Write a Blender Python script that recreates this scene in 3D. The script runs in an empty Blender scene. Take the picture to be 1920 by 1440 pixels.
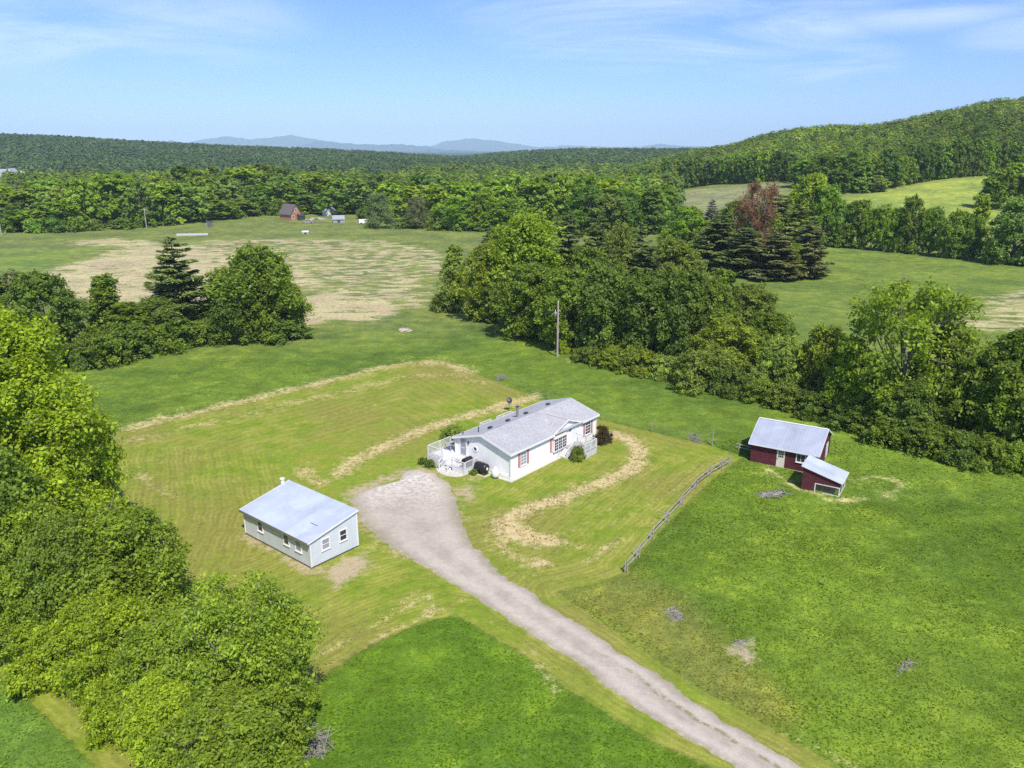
import bpy, math, random
import numpy as np
from mathutils import Vector

sc = bpy.context.scene
col = sc.collection
rs = np.random.RandomState(7)
random.seed(7)

# ------------------------------------------------------------------ camera
F, HOR, HC = 1470.0, 280.0, 32.0
PITCH = math.atan((720 - HOR) / F)
cam = bpy.data.objects.new('camera', bpy.data.cameras.new('camera'))
col.objects.link(cam)
cam.location = (0, 0, HC)
cam.rotation_euler = (math.pi / 2 - PITCH, 0, 0)
cam.data.sensor_width = 36
cam.data.lens = 36 * F / 1920
cam.data.clip_start = 0.5
cam.data.clip_end = 40000
sc.camera = cam
RV = np.array([0, math.cos(PITCH), -math.sin(PITCH)])
UV = np.array([0, math.sin(PITCH), math.cos(PITCH)])

def ray(px, py):
    return np.array([1., 0, 0]) * (px - 960) / F + UV * (720 - py) / F + RV

def at_y(px, py, y):
    d = ray(px, py)
    return np.array([0, 0, HC]) + d * (y / d[1])

def project(w):
    v = np.array(w, float) - np.array([0, 0, HC])
    k = v @ RV
    return 960 + F * v[0] / k, 720 - F * (v @ UV) / k

# ------------------------------------------------------------------ terrain
def sm(a, b, x):
    t = np.clip((x - a) / (b - a), 0, 1)
    return t * t * (3 - 2 * t)

def skyline(pts, y, tree):
    T, Z = [], []
    for px, py in pts:
        w = at_y(px, py, y)
        T.append(w[0] / y); Z.append(w[2] - tree)
    return np.array(T), np.array(Z)

HILL_T, HILL_Z = skyline([(1060, 345), (1150, 325), (1220, 300), (1300, 282), (1380, 268), (1440, 250), (1500, 240), (1560, 235), (1640, 234),
                          (1700, 224), (1760, 211), (1850, 192), (1920, 186), (2200, 165), (2600, 150)], 880, 17)
RIDGE_T, RIDGE_Z = skyline([(-700, 215), (0, 249), (120, 254), (250, 262), (400, 270), (560, 276), (640, 279), (740, 285), (860, 293),
                            (930, 285), (1000, 280), (1080, 277), (1400, 277), (1900, 274), (2600, 270)], 1750, 14)

def hgt(x, y):
    x = np.asarray(x, float); y = np.asarray(y, float)
    yy = np.maximum(y, 60.0)
    t = np.clip(x / yy, -1.6, 1.6)
    a = np.maximum(np.interp(t, HILL_T, HILL_Z), 0) * sm(230, 880, y) * (1 - sm(1000, 2400, y))
    b = np.maximum(np.interp(t, RIDGE_T, RIDGE_Z), 0) * sm(930, 1750, y) * (1 - sm(1950, 3400, y))
    z = np.maximum(a, b)
    z = z - 0.45 * np.exp(-((x - 33) ** 2 + (y - 69) ** 2) / (2 * 6.5 ** 2))
    und = 0.35 * np.sin(x * .045 + 1.1) * np.sin(y * .037 + .4) + 0.18 * np.sin(x * .13 + y * .07)
    return z + und * sm(100, 190, np.hypot(x, y))

def G(px, py):
    """the point of the terrain seen along this direction"""
    d = ray(px, py)
    o = np.array([0, 0, HC])
    s, step = 15.0, 1.0
    prev = s
    while s < 20000:
        w = o + d * s
        if w[2] < hgt(w[0], w[1]):
            lo, hi = prev, s
            for _ in range(30):
                m = (lo + hi) / 2
                w = o + d * m
                if w[2] < hgt(w[0], w[1]): hi = m
                else: lo = m
            return w
        prev = s
        s *= 1.012
    return o + d * 20000

def z_for(pt, py):
    lo, hi = -5, min(300, HC + 1.6 * max(pt[1], 5))
    for _ in range(40):
        m = (lo + hi) / 2
        if project([pt[0], pt[1], m])[1] > py: lo = m
        else: hi = m
    return lo

def poly_w(pts):
    return np.array([G(*p)[:2] for p in pts])

def sdf(poly, X, Y):
    """signed distance, positive inside"""
    n = len(poly)
    d = np.full(X.shape, 1e9)
    ins = np.zeros(X.shape, bool)
    for i in range(n):
        a, b = poly[i], poly[(i + 1) % n]
        e = b - a
        wx, wy = X - a[0], Y - a[1]
        k = np.clip((wx * e[0] + wy * e[1]) / max(e @ e, 1e-9), 0, 1)
        d = np.minimum(d, np.hypot(wx - e[0] * k, wy - e[1] * k))
        c = ((a[1] > Y) != (b[1] > Y))
        xs = a[0] + (Y - a[1]) * e[0] / (e[1] if abs(e[1]) > 1e-9 else 1e-9)
        ins ^= c & (X < xs)
    return np.where(ins, d, -d)

def linedist(line, X, Y):
    d = np.full(X.shape, 1e9)
    for i in range(len(line) - 1):
        a, b = line[i], line[i + 1]
        e = b - a
        wx, wy = X - a[0], Y - a[1]
        k = np.clip((wx * e[0] + wy * e[1]) / max(e @ e, 1e-9), 0, 1)
        d = np.minimum(d, np.hypot(wx - e[0] * k, wy - e[1] * k))
    return d

def vnoise(X, Y, s, seed=0):
    x, y = X / s, Y / s
    xi, yi = np.floor(x), np.floor(y)
    fx, fy = x - xi, y - yi
    fx = fx * fx * (3 - 2 * fx); fy = fy * fy * (3 - 2 * fy)
    def h(a, b):
        v = np.sin(a * 127.1 + b * 311.7 + seed * 74.7) * 43758.5453
        return v - np.floor(v)
    return (h(xi, yi) * (1 - fx) + h(xi + 1, yi) * fx) * (1 - fy) + (h(xi, yi + 1) * (1 - fx) + h(xi + 1, yi + 1) * fx) * fy

# ------------------------------------------------------------------ materials
def new_mat(name):
    m = bpy.data.materials.new(name)
    m.use_nodes = True
    nt = m.node_tree
    nt.nodes.clear()
    out = nt.nodes.new('ShaderNodeOutputMaterial')
    return m, nt, out

class NT:
    def __init__(s, nt): s.nt = nt
    def n(s, t, **kw):
        nd = s.nt.nodes.new('ShaderNode' + t)
        for k, v in kw.items(): setattr(nd, k, v)
        return nd
    def l(s, a, b): s.nt.links.new(a, b)
    def val(s, sock, v):
        if hasattr(v, 'is_linked') or isinstance(v, bpy.types.NodeSocket): s.l(v, sock)
        else: sock.default_value = v
    def math(s, op, a, b=0.0, c=None, clamp=False):
        nd = s.n('Math', operation=op, use_clamp=clamp)
        s.val(nd.inputs[0], a); s.val(nd.inputs[1], b)
        if c is not None: s.val(nd.inputs[2], c)
        return nd.outputs[0]
    def smooth(s, v, a, b, lo=0.0, hi=1.0):
        nd = s.n('MapRange', interpolation_type='SMOOTHSTEP')
        s.val(nd.inputs[0], v)
        nd.inputs[1].default_value = a; nd.inputs[2].default_value = b
        nd.inputs[3].default_value = lo; nd.inputs[4].default_value = hi
        return nd.outputs[0]
    def lin(s, v, a, b, lo, hi):
        nd = s.n('MapRange')
        s.val(nd.inputs[0], v)
        nd.inputs[1].default_value = a; nd.inputs[2].default_value = b
        nd.inputs[3].default_value = lo; nd.inputs[4].default_value = hi
        return nd.outputs[0]
    def mix(s, f, a, b, mode='MIX'):
        nd = s.n('Mix', data_type='RGBA', blend_type=mode)
        s.val(nd.inputs[0], f)
        for i, v in ((6, a), (7, b)):
            if isinstance(v, tuple): nd.inputs[i].default_value = (*v, 1) if len(v) == 3 else v
            else: s.l(v, nd.inputs[i])
        return nd.outputs[2]
    def coords(s, scale=(1, 1, 1), rot=0.0, kind='Object'):
        tc = s.n('TexCoord')
        mp = s.n('Mapping')
        mp.inputs['Scale'].default_value = scale
        mp.inputs['Rotation'].default_value = (0, 0, rot)
        s.l(tc.outputs[kind], mp.inputs[0])
        return mp.outputs[0]
    def noise(s, vec, scale, detail=3.0, rough=.55, dist=0.0):
        nd = s.n('TexNoise')
        s.l(vec, nd.inputs['Vector'])
        nd.inputs['Scale'].default_value = scale
        nd.inputs['Detail'].default_value = detail
        nd.inputs['Roughness'].default_value = rough
        nd.inputs['Distortion'].default_value = dist
        return nd.outputs[0]
    def attr(s, name, kind='GEOMETRY'):
        return s.n('Attribute', attribute_name=name, attribute_type=kind)
    def scalecol(s, c, f):
        nd = s.n('VectorMath', operation='SCALE')
        s.l(c, nd.inputs[0]); s.val(nd.inputs['Scale'], f)
        return nd.outputs[0]
    def bsdf(s, c, rough=.8, spec=.3, metal=0.0, normal=None):
        p = s.n('BsdfPrincipled')
        if isinstance(c, tuple): p.inputs['Base Color'].default_value = (*c, 1)
        else: s.l(c, p.inputs['Base Color'])
        s.val(p.inputs['Roughness'], rough)
        p.inputs['Specular IOR Level'].default_value = spec
        p.inputs['Metallic'].default_value = metal
        if normal is not None: s.l(normal, p.inputs['Normal'])
        return p.outputs[0]
    def bump(s, h, strength=.4, dist=.05):
        b = s.n('Bump')
        b.inputs['Strength'].default_value = strength
        b.inputs['Distance'].default_value = dist
        s.l(h, b.inputs['Height'])
        return b.outputs[0]

def simple(name, c, rough=.7, spec=.3, metal=0.0, var=.18, nscale=3.0, bump=.0, stretch=(1, 1, 1)):
    m, nt, out = new_mat(name); k = NT(nt)
    v = k.coords(stretch)
    nz = k.noise(v, nscale, 4)
    f = k.lin(nz, .3, .7, 1 - var, 1 + var)
    rgb = k.n('RGB'); rgb.outputs[0].default_value = (*c, 1)
    cc = k.scalecol(rgb.outputs[0], f)
    nrm = k.bump(nz, bump, .03) if bump else None
    k.l(k.bsdf(cc, rough, spec, metal, nrm), out.inputs[0])
    return m

def siding(name, c, pitch=.12, axis=2, var=.05, rough=.6, groove=.35, dirt=.0):
    m, nt, out = new_mat(name); k = NT(nt)
    tc = k.n('TexCoord')
    sx = k.n('SeparateXYZ'); k.l(tc.outputs['Object'], sx.inputs[0])
    if axis == 2: co = sx.outputs[2]
    else: co = k.math('ADD', sx.outputs[0], sx.outputs[1])
    fr = k.math('FRACT', k.math('DIVIDE', co, pitch))
    g = k.smooth(fr, .0, .14)
    nz = k.noise(k.coords((1, 1, 1)), 1.3, 4)
    nz2 = k.noise(k.coords((6, 6, .6)), 2, 3)
    f = k.lin(nz, .3, .7, 1 - var, 1 + var)
    f = k.math('MULTIPLY', f, k.lin(nz2, .3, .7, 1 - var, 1 + var))
    f = k.math('MULTIPLY', f, k.lin(g, 0, 1, 1 - groove * .22, 1))
    rgb = k.n('RGB'); rgb.outputs[0].default_value = (*c, 1)
    cc = k.scalecol(rgb.outputs[0], f)
    if dirt:
        d = k.math('MULTIPLY', k.smooth(sx.outputs[2], .9, .1), k.smooth(nz2, .4, .7))
        cc = k.mix(k.math('MULTIPLY', d, dirt), cc, (.25, .2, .14))
    k.l(k.bsdf(cc, rough, .3, 0), out.inputs[0])
    return m

def metal_roof(name, c, pitch=.4, axis='X', rough=.42, var=.12):
    m, nt, out = new_mat(name); k = NT(nt)
    tc = k.n('TexCoord')
    sx = k.n('SeparateXYZ'); k.l(tc.outputs['Object'], sx.inputs[0])
    fr = k.math('FRACT', k.math('DIVIDE', sx.outputs[axis], pitch))
    rib = k.smooth(k.math('ABSOLUTE', k.math('SUBTRACT', fr, .5)), .38, .5)
    nz = k.noise(k.coords((1, 1, 1)), .55, 4, .6, .6)
    sheet = k.n('TexWhiteNoise', noise_dimensions='1D')
    k.l(k.math('FLOOR', k.math('DIVIDE', sx.outputs[axis], pitch * 2.5)), sheet.inputs['W'])
    f = k.math('MULTIPLY', k.lin(nz, .3, .7, 1 - var, 1 + var), k.lin(sheet.outputs[0], 0, 1, .94, 1.04))
    f = k.math('MULTIPLY', f, k.lin(rib, 0, 1, 1, .86))
    rgb = k.n('RGB'); rgb.outputs[0].default_value = (*c, 1)
    k.l(k.bsdf(k.scalecol(rgb.outputs[0], f), rough, .5, .2), out.inputs[0])
    return m

def shingle_mat():
    m, nt, out = new_mat('grey_shingles'); k = NT(nt)
    v = k.coords((1, 1, 1))
    br = k.n('TexBrick'); k.l(v, br.inputs[0])
    br.inputs['Color1'].default_value = (.37, .37, .38, 1)
    br.inputs['Color2'].default_value = (.45, .45, .46, 1)
    br.inputs['Mortar'].default_value = (.31, .31, .32, 1)
    br.inputs['Scale'].default_value = 1
    br.inputs['Mortar Size'].default_value = .012
    br.inputs['Brick Width'].default_value = .3
    br.inputs['Row Height'].default_value = .14
    n1 = k.noise(v, 9, 3); n2 = k.noise(v, .5, 3)
    f = k.math('MULTIPLY', k.lin(n1, .3, .7, .82, 1.18), k.lin(n2, .3, .7, .93, 1.07))
    k.l(k.bsdf(k.scalecol(br.outputs[0], f), .9, .2, 0), out.inputs[0])
    return m

def leaf_mat(name, use_attr=False, trans=.3, var=(.72, 1.32), soft=False):
    m, nt, out = new_mat(name); k = NT(nt)
    if use_attr: base = k.attr('tree_colour').outputs['Color']
    else: base = k.n('ObjectInfo').outputs['Color']
    geo = k.n('NewGeometry')
    r = geo.outputs['Random Per Island']
    cl = k.attr('clump').outputs['Fac']
    f = k.math('MULTIPLY', k.lin(r, 0, 1, var[0], var[1]), k.lin(cl, 0, 1, .75, 1.28) if not soft else k.lin(cl, 0, 1, .9, 1.12))
    c = k.scalecol(base, f)
    warm = k.mix(k.math('MULTIPLY', cl, .55), c, k.mix(1.0, c, (1.18, 1.08, .7), 'MULTIPLY'))
    d = k.n('BsdfDiffuse'); k.l(warm, d.inputs[0])
    t = k.n('BsdfTranslucent')
    k.l(k.mix(1.0, warm, (1.15, 1.15, .6), 'MULTIPLY'), t.inputs[0])
    g = k.n('BsdfGlossy'); g.inputs['Roughness'].default_value = .5
    g.inputs[0].default_value = (.6, .65, .7, 1)
    mx = k.n('MixShader'); mx.inputs[0].default_value = trans
    k.l(d.outputs[0], mx.inputs[1]); k.l(t.outputs[0], mx.inputs[2])
    mg = k.n('MixShader'); mg.inputs[0].default_value = .015
    k.l(mx.outputs[0], mg.inputs[1]); k.l(g.outputs[0], mg.inputs[2])
    k.l(mg.outputs[0], out.inputs[0])
    return m

M = {}
M['leaf'] = leaf_mat('leaves', trans=.5)
M['needle'] = leaf_mat('needles', trans=.3)
M['leaf_far'] = leaf_mat('distant_leaves', trans=.45, var=(.88, 1.14), soft=True)
M['forest'] = leaf_mat('forest_leaves', True, soft=True, trans=.35, var=(.88, 1.12))
M['bark'] = simple('bark', (.2, .175, .15), .9, .1, var=.35, nscale=5, bump=.5, stretch=(2, 2, .5))
M['pale_bark'] = simple('pale_bark', (.3, .27, .25), .9, .1, var=.3, nscale=6, bump=.4)
M['dead_wood'] = simple('dead_wood', (.27, .245, .235), .9, .1, var=.35, nscale=3)
M['white_siding'] = siding('white_siding', (.86, .86, .855), .13, dirt=.08)
M['white_paint'] = simple('white_paint', (.78, .78, .77), .55, var=.06, nscale=4)
M['deck_white'] = simple('weathered_white_boards', (.66, .66, .66), .7, var=.16, nscale=2.5, stretch=(1, 5, 1))
M['deck_grey'] = simple('grey_boards', (.36, .36, .37), .8, var=.15, nscale=2.5, stretch=(1, 5, 1))
M['lattice'] = simple('lattice_grey_white', (.5, .5, .52), .8, var=.2, nscale=8)
M['pink'] = siding('pink_shutter_paint', (.5, .235, .25), .06, groove=.6)
M['shingles'] = shingle_mat()
M['concrete'] = simple('concrete', (.55, .51, .46), .9, .1, var=.15, nscale=2.5)
M['pale_slab'] = simple('pale_slab', (.54, .5, .44), .9, .1, var=.12, nscale=2.5)
M['glass'] = simple('window_glass', (.03, .035, .045), .08, .6, var=.3, nscale=1.5)
M['blind'] = simple('window_with_blind', (.3, .31, .36), .25, .5, var=.12, nscale=2)
M['black_metal'] = simple('black_metal', (.016, .016, .018), .42, .5, var=.3, nscale=4)
M['grey_metal'] = simple('galvanised_metal', (.3, .31, .33), .4, .5, .6, var=.15)
M['dark_metal'] = simple('dark_metal', (.08, .08, .09), .5, .4, .3, var=.2)
M['tank_white'] = simple('white_enamel', (.8, .8, .78), .3, .5, var=.06)
M['shed_metal'] = siding('pale_ribbed_metal', (.58, .625, .675), .3, axis=0, var=.06, rough=.5, groove=.6, dirt=.1)
M['shed_roof'] = metal_roof('pale_metal_roof', (.56, .62, .7), .3, 'Y')
M['barn_roof'] = metal_roof('grey_blue_metal_roof', (.43, .465, .53), .32, 'X')
M['maroon'] = siding('maroon_boards', (.1, .022, .03), .2, axis=0, var=.16, rough=.8, groove=.6)
M['door_white'] = simple('cream_door_paint', (.66, .62, .52), .55, var=.08)
M['old_wood'] = simple('weathered_rails', (.31, .28, .25), .9, .1, var=.35, nscale=2.5, stretch=(3, 3, 3))
M['pole_wood'] = simple('utility_pole_wood', (.36, .33, .3), .9, .1, var=.2, nscale=2, stretch=(3, 3, .4))
M['brick_red'] = siding('orange_red_boards', (.4, .19, .12), .25, var=.12)
M['dark_roof'] = simple('dark_grey_roof', (.13, .12, .12), .9, .1, var=.2, nscale=2)
M['grey_paint'] = simple('grey_paint', (.3, .31, .34), .8, var=.15)
M['plastic_white'] = simple('white_sheeting', (.75, .75, .76), .5, var=.08)
M['mesh'] = simple('dark_mesh', (.1, .105, .12), .7, .2, var=.3, nscale=9)
M['earth'] = simple('bare_earth', (.36, .27, .2), .95, .1, var=.25, nscale=5)
M['stone'] = simple('field_stone', (.42, .38, .33), .95, .1, var=.3, nscale=4)

# ------------------------------------------------------------------ mesh builder
class MB:
    def __init__(s): s.v, s.f = [], []
    def add(s, vs, fs):
        b = len(s.v)
        s.v += [tuple(map(float, p)) for p in vs]
        s.f += [tuple(b + i for i in f) for f in fs]
        return s
    def box(s, a, b):
        (x0, y0, z0), (x1, y1, z1) = [min(p, q) for p, q in zip(a, b)], [max(p, q) for p, q in zip(a, b)]
        return s.add([(x0, y0, z0), (x1, y0, z0), (x1, y1, z0), (x0, y1, z0), (x0, y0, z1), (x1, y0, z1), (x1, y1, z1), (x0, y1, z1)],
                     [(0, 3, 2, 1), (4, 5, 6, 7), (0, 1, 5, 4), (1, 2, 6, 5), (2, 3, 7, 6), (3, 0, 4, 7)])
    def prism(s, poly, vec):
        n = len(poly); poly = [Vector(p) for p in poly]; vec = Vector(vec)
        nrm = Vector((0, 0, 0))
        for i in range(n): nrm += (poly[i] - poly[0]).cross(poly[(i + 1) % n] - poly[0])
        if nrm.dot(vec) > 0: poly = poly[::-1]
        vs = poly + [p + vec for p in poly]
        fs = [tuple(range(n)), tuple(range(2 * n - 1, n - 1, -1))]
        for i in range(n):
            j = (i + 1) % n
            fs.append((j, i, n + i, n + j))
        return s.add(vs, fs)
    def bar(s, a, b, w, h=None, up=(0, 0, 1)):
        a, b = Vector(a), Vector(b); h = h or w
        d = (b - a).normalized(); up = Vector(up)
        if abs(d.dot(up)) > .98: up = Vector((1, 0, 0))
        sd = d.cross(up).normalized(); u2 = sd.cross(d).normalized()
        q = [a + sd * w / 2 * i + u2 * h / 2 * j for i, j in ((-1, -1), (1, -1), (1, 1), (-1, 1))]
        return s.prism(q, b - a)
    def tube(s, pts, rad, n=6, cap=True):
        pts = [Vector(p) for p in pts]
        if not hasattr(rad, '__len__'): rad = [rad] * len(pts)
        b = len(s.v)
        for i, p in enumerate(pts):
            d = (pts[min(i + 1, len(pts) - 1)] - pts[max(i - 1, 0)]).normalized()
            ref = Vector((1, 0, 0)) if abs(d.z) > .9 else Vector((0, 0, 1))
            e1 = d.cross(ref).normalized(); e2 = d.cross(e1).normalized()
            for k in range(n):
                a = 2 * math.pi * k / n
                s.v.append(tuple(p + (e1 * math.cos(a) + e2 * math.sin(a)) * rad[i]))
        for i in range(len(pts) - 1):
            for k in range(n):
                k2 = (k + 1) % n
                s.f.append((b + i * n + k, b + i * n + k2, b + (i + 1) * n + k2, b + (i + 1) * n + k))
        if cap:
            s.f.append(tuple(b + k for k in range(n))[::-1])
            s.f.append(tuple(b + (len(pts) - 1) * n + k for k in range(n)))
        return s
    def lathe(s, prof, o=(0, 0, 0), axis=2, n=20):
        b = len(s.v)
        for r, h in prof:
            for k in range(n):
                a = 2 * math.pi * k / n
                p = [r * math.cos(a), r * math.sin(a), h]
                if axis == 1: p = [p[0], p[2], p[1]]
                if axis == 0: p = [p[2], p[0], p[1]]
                s.v.append((p[0] + o[0], p[1] + o[1], p[2] + o[2]))
        for i in range(len(prof) - 1):
            for k in range(n):
                k2 = (k + 1) % n
                s.f.append((b + i * n + k, b + i * n + k2, b + (i + 1) * n + k2, b + (i + 1) * n + k))
        return s
    def build(s, name, mat, parent=None, smooth=False):
        me = bpy.data.meshes.new(name)
        me.from_pydata(s.v, [], s.f)
        me.materials.append(mat)
        if smooth: me.shade_smooth()
        me.update()
        o = bpy.data.objects.new(name, me)
        col.objects.link(o)
        if parent: o.parent = parent
        return o

def tag(o, label=None, cat=None, group=None, kind=None):
    if label: o['label'] = label
    if cat: o['category'] = cat
    if group: o['group'] = group
    if kind: o['kind'] = kind
    return o

def empty(name, loc, rz=0.0, label=None, cat=None, group=None):
    o = bpy.data.objects.new(name, None)
    o.empty_display_size = .3
    col.objects.link(o)
    o.location = loc
    o.rotation_euler = (0, 0, rz)
    return tag(o, label, cat, group)

def quads(name, P, mats, attrs=None, fmat=None):
    """P (n,4,3) -> mesh of n loose quads"""
    n = len(P)
    me = bpy.data.meshes.new(name)
    me.vertices.add(4 * n); me.loops.add(4 * n); me.polygons.add(n)
    me.vertices.foreach_set('co', np.ascontiguousarray(P.reshape(-1), dtype=np.float32))
    me.loops.foreach_set('vertex_index', np.arange(4 * n, dtype=np.int32))
    me.polygons.foreach_set('loop_start', np.arange(0, 4 * n, 4, dtype=np.int32))
    for m in mats: me.materials.append(m)
    me.update(calc_edges=True)
    for nm, (tp, arr) in (attrs or {}).items():
        a = me.attributes.new(nm, tp, 'FACE')
        if tp == 'FLOAT': a.data.foreach_set('value', np.ascontiguousarray(arr, dtype=np.float32))
        else: a.data.foreach_set('color', np.ascontiguousarray(arr, dtype=np.float32).reshape(-1))
    return me

def unit(v):
    return v / np.maximum(np.linalg.norm(v, axis=-1, keepdims=True), 1e-9)

def leaf_quads(C, N, size, aspect, rnd, along=None):
    """rhombic leaves at C with normals N"""
    n = len(C)
    r = unit(rnd.normal(size=(n, 3)))
    a = unit(np.cross(N, r)) if along is None else unit(along)
    b = unit(np.cross(N, a))
    s = (size * rnd.uniform(.6, 1.35, n))[:, None]
    a, b = a * s, b * s * aspect
    return np.stack([C - a, C + b * .9 - a * .1, C + a, C - b * .9 - a * .1], 1)

# ------------------------------------------------------------------ ground
LAWN = [(100, 1000), (150, 830), (236, 806), (330, 780), (500, 742), (640, 707), (730, 684), (790, 675), (832, 676), (880, 695), (930, 716), (985, 738),
        (1030, 757), (1080, 772), (1130, 788), (1200, 805), (1280, 824), (1335, 836), (1395, 858), (1372, 872), (1330, 905), (1260, 975),
        (1200, 1040), (1172, 1075), (1110, 1098), (1046, 1112), (1085, 1140), (1180, 1205), (1300, 1285), (1420, 1350), (1600, 1455), (1660, 1560), (1500, 1640),
        (500, 1640), (60, 1640), (-100, 1500), (-150, 1300)]
PATCH = [(585, 1300), (604, 1270), (680, 1220), (735, 1192), (800, 1168), (850, 1155), (878, 1165), (920, 1192), (985, 1232), (1060, 1290), (1130, 1335),
         (1220, 1390), (1330, 1440), (1420, 1500), (1480, 1640), (450, 1640), (560, 1440)]
CORNER = [(-40, 1245), (30, 1290), (90, 1350), (150, 1410), (200, 1470), (260, 1640), (-200, 1640), (-200, 1300)]
DRY1 = [(70, 515), (130, 495), (200, 470), (270, 458), (420, 448), (560, 446), (700, 446), (780, 462), (838, 478), (850, 505), (822, 540), (812, 578),
        (740, 592), (640, 602), (570, 606), (470, 600), (330, 590), (150, 580), (60, 545)]
DRY1A = [(70, 515), (130, 495), (200, 470), (270, 460), (390, 462), (440, 500), (430, 580), (330, 595), (150, 580), (60, 545)]
DRY1B = [(565, 535), (660, 545), (760, 568), (745, 590), (640, 602), (565, 608), (520, 590)]
DRY2 = [(110, 452), (190, 446), (300, 450), (330, 458), (260, 466), (150, 462)]
DRY3 = [(1800, 560), (1860, 545), (1990, 530), (2100, 600), (1960, 640), (1880, 632), (1790, 612)]
FAR_TAN = [(1200, 372), (1300, 356), (1440, 343), (1490, 352), (1400, 385), (1240, 410)]
FAR_LIME = [(1570, 372), (1660, 356), (1760, 338), (1870, 328), (1960, 326), (1960, 420), (1840, 440), (1700, 430), (1560, 400)]
GREENBAND = [(0, 470), (120, 468), (215, 460), (60, 512), (0, 530), (-200, 540), (-200, 470)]
VERGE = [(1046, 1112), (1180, 1085), (1260, 1120), (1330, 1185), (1400, 1260), (1470, 1340), (1420, 1350), (1300, 1285), (1180, 1205), (1085, 1140)]

STRAW = [  # line, half width (m), strength
    ([(240, 803), (400, 765), (560, 728), (700, 693), (760, 681), (830, 680), (880, 697)], 1.5, .66),
    ([(250, 826), (450, 778), (640, 735), (760, 706), (850, 703), (900, 716)], 1.5, .45),
    ([(270, 862), (450, 820), (650, 772), (760, 745), (840, 738)], .3, .3),
    ([(640, 885), (660, 866), (720, 836), (790, 806), (850, 786), (920, 766), (985, 746)], 1.25, .78),
    ([(925, 768), (960, 756), (1000, 744)], 1.2, .85),
    ([(1150, 812), (1180, 824), (1200, 843), (1199, 866), (1172, 889), (1100, 915), (1040, 938), (985, 955), (955, 972), (946, 988), (962, 1002)], .95, 1.0),
    ([(1172, 889), (1100, 917), (1040, 941), (990, 957)], 1.1, .62),
    ([(955, 985), (990, 1010), (1036, 1016)], 1.1, .98),
    ([(1002, 1055), (1024, 1056)], .45, 1.1),
    ([(925, 975), (928, 1005), (945, 1035), (975, 1060), (1010, 1078)], .25, .6),
    ([(940, 1010), (955, 1035), (985, 1056)], .35, .6),
    ([(905, 985), (915, 1025), (950, 1065), (1000, 1090)], .2, .4),
    ([(1100, 1050), (1150, 1020), (1165, 1010)], .4, .55),
    ([(1050, 1010), (1150, 950), (1250, 895), (1330, 868)], .2, .38),
    ([(1080, 1030), (1180, 965), (1290, 905)], .2, .42),
    ([(1180, 1010), (1220, 975), (1300, 905), (1350, 872)], .25, .3),
    ([(600, 1255), (680, 1212), (735, 1185), (800, 1158), (830, 1140)], .25, .5),
    ([(610, 1225), (690, 1180), (760, 1140), (800, 1115)], .3, .5),
    ([(640, 1190), (730, 1145), (790, 1105)], .2, .4),
    ([(800, 1115), (810, 1140), (790, 1160)], .3, .62),
    ([(700, 1020), (800, 1080), (900, 1150), (1000, 1215)], .25, .3),
    ([(1010, 1248), (1030, 1275), (1045, 1300)], .3, .6),
    ([(1340, 1400), (1440, 1440)], .3, .35),
    ([(1480, 1375), (1540, 1410), (1600, 1440)], .25, .5),
    ([(560, 880), (600, 905), (650, 890)], 1.0, .55),
    ([(255, 880), (285, 910), (320, 930)], .8, .5),
    ([(1600, 905), (1625, 893), (1670, 897), (1690, 915), (1660, 933)], .6, .55),
    ([(1440, 880), (1490, 915), (1560, 942), (1620, 938)], .5, .6),
]
BARE = [
    ([(630, 945), (640, 920), (700, 896), (755, 874), (800, 872), (850, 895), (870, 925), (880, 975), (860, 975), (840, 905), (790, 890), (757, 895), (700, 925), (668, 940), (690, 985), (770, 1040), (760, 1050), (690, 1010), (660, 985)], .85),
    # polygons of trodden earth and dead grass
    ([(596, 1070), (640, 1045), (690, 1030), (705, 1055), (660, 1095), (625, 1108)], 1.0),
    ([(448, 1000), (462, 1000), (588, 1068), (600, 1078), (575, 1076), (460, 1015)], 1.3),
    ([(1390, 1195), (1415, 1190), (1412, 1215), (1430, 1245), (1400, 1250), (1360, 1225)], 1.0),
    ([(1240, 1145), (1275, 1142), (1285, 1160), (1262, 1170)], .8),
    ([(1665, 1243), (1690, 1245), (1725, 1262), (1700, 1262)], .8),
    ([(745, 615), (770, 613), (775, 621), (750, 623)], .9),
    ([(530, 638), (560, 636), (560, 641), (532, 642)], .8),
    ([(870, 895), (905, 893), (900, 930), (865, 960), (850, 925)], .8),
    ([(1060, 672), (1100, 680), (1060, 684), (1040, 680)], .5),
]
GREENS = dict(meadow=(.14, .215, .022), back=(.125, .19, .024), patch=(.118, .205, .016), corner=(.15, .245, .032), rfield=(.15, .205, .036),
              mfield=(.165, .2, .05), lime=(.27, .325, .06), fartan=(.23, .24, .105), verge=(.22, .225, .045), barn=(.135, .21, .024), green2=(.17, .23, .045))

xs = np.concatenate([-np.geomspace(75, 22000, 90)[::-1], np.arange(-74.6, 90, .4), np.geomspace(90.4, 22000, 90)])
ys = np.concatenate([-np.geomspace(6, 400, 12)[::-1], np.arange(-4, 22, 2.0), np.arange(22, 150, .4), np.geomspace(150.5, 22500, 190)])
X, Y = np.meshgrid(xs, ys)
NEAR = (Y < 700)

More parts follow.
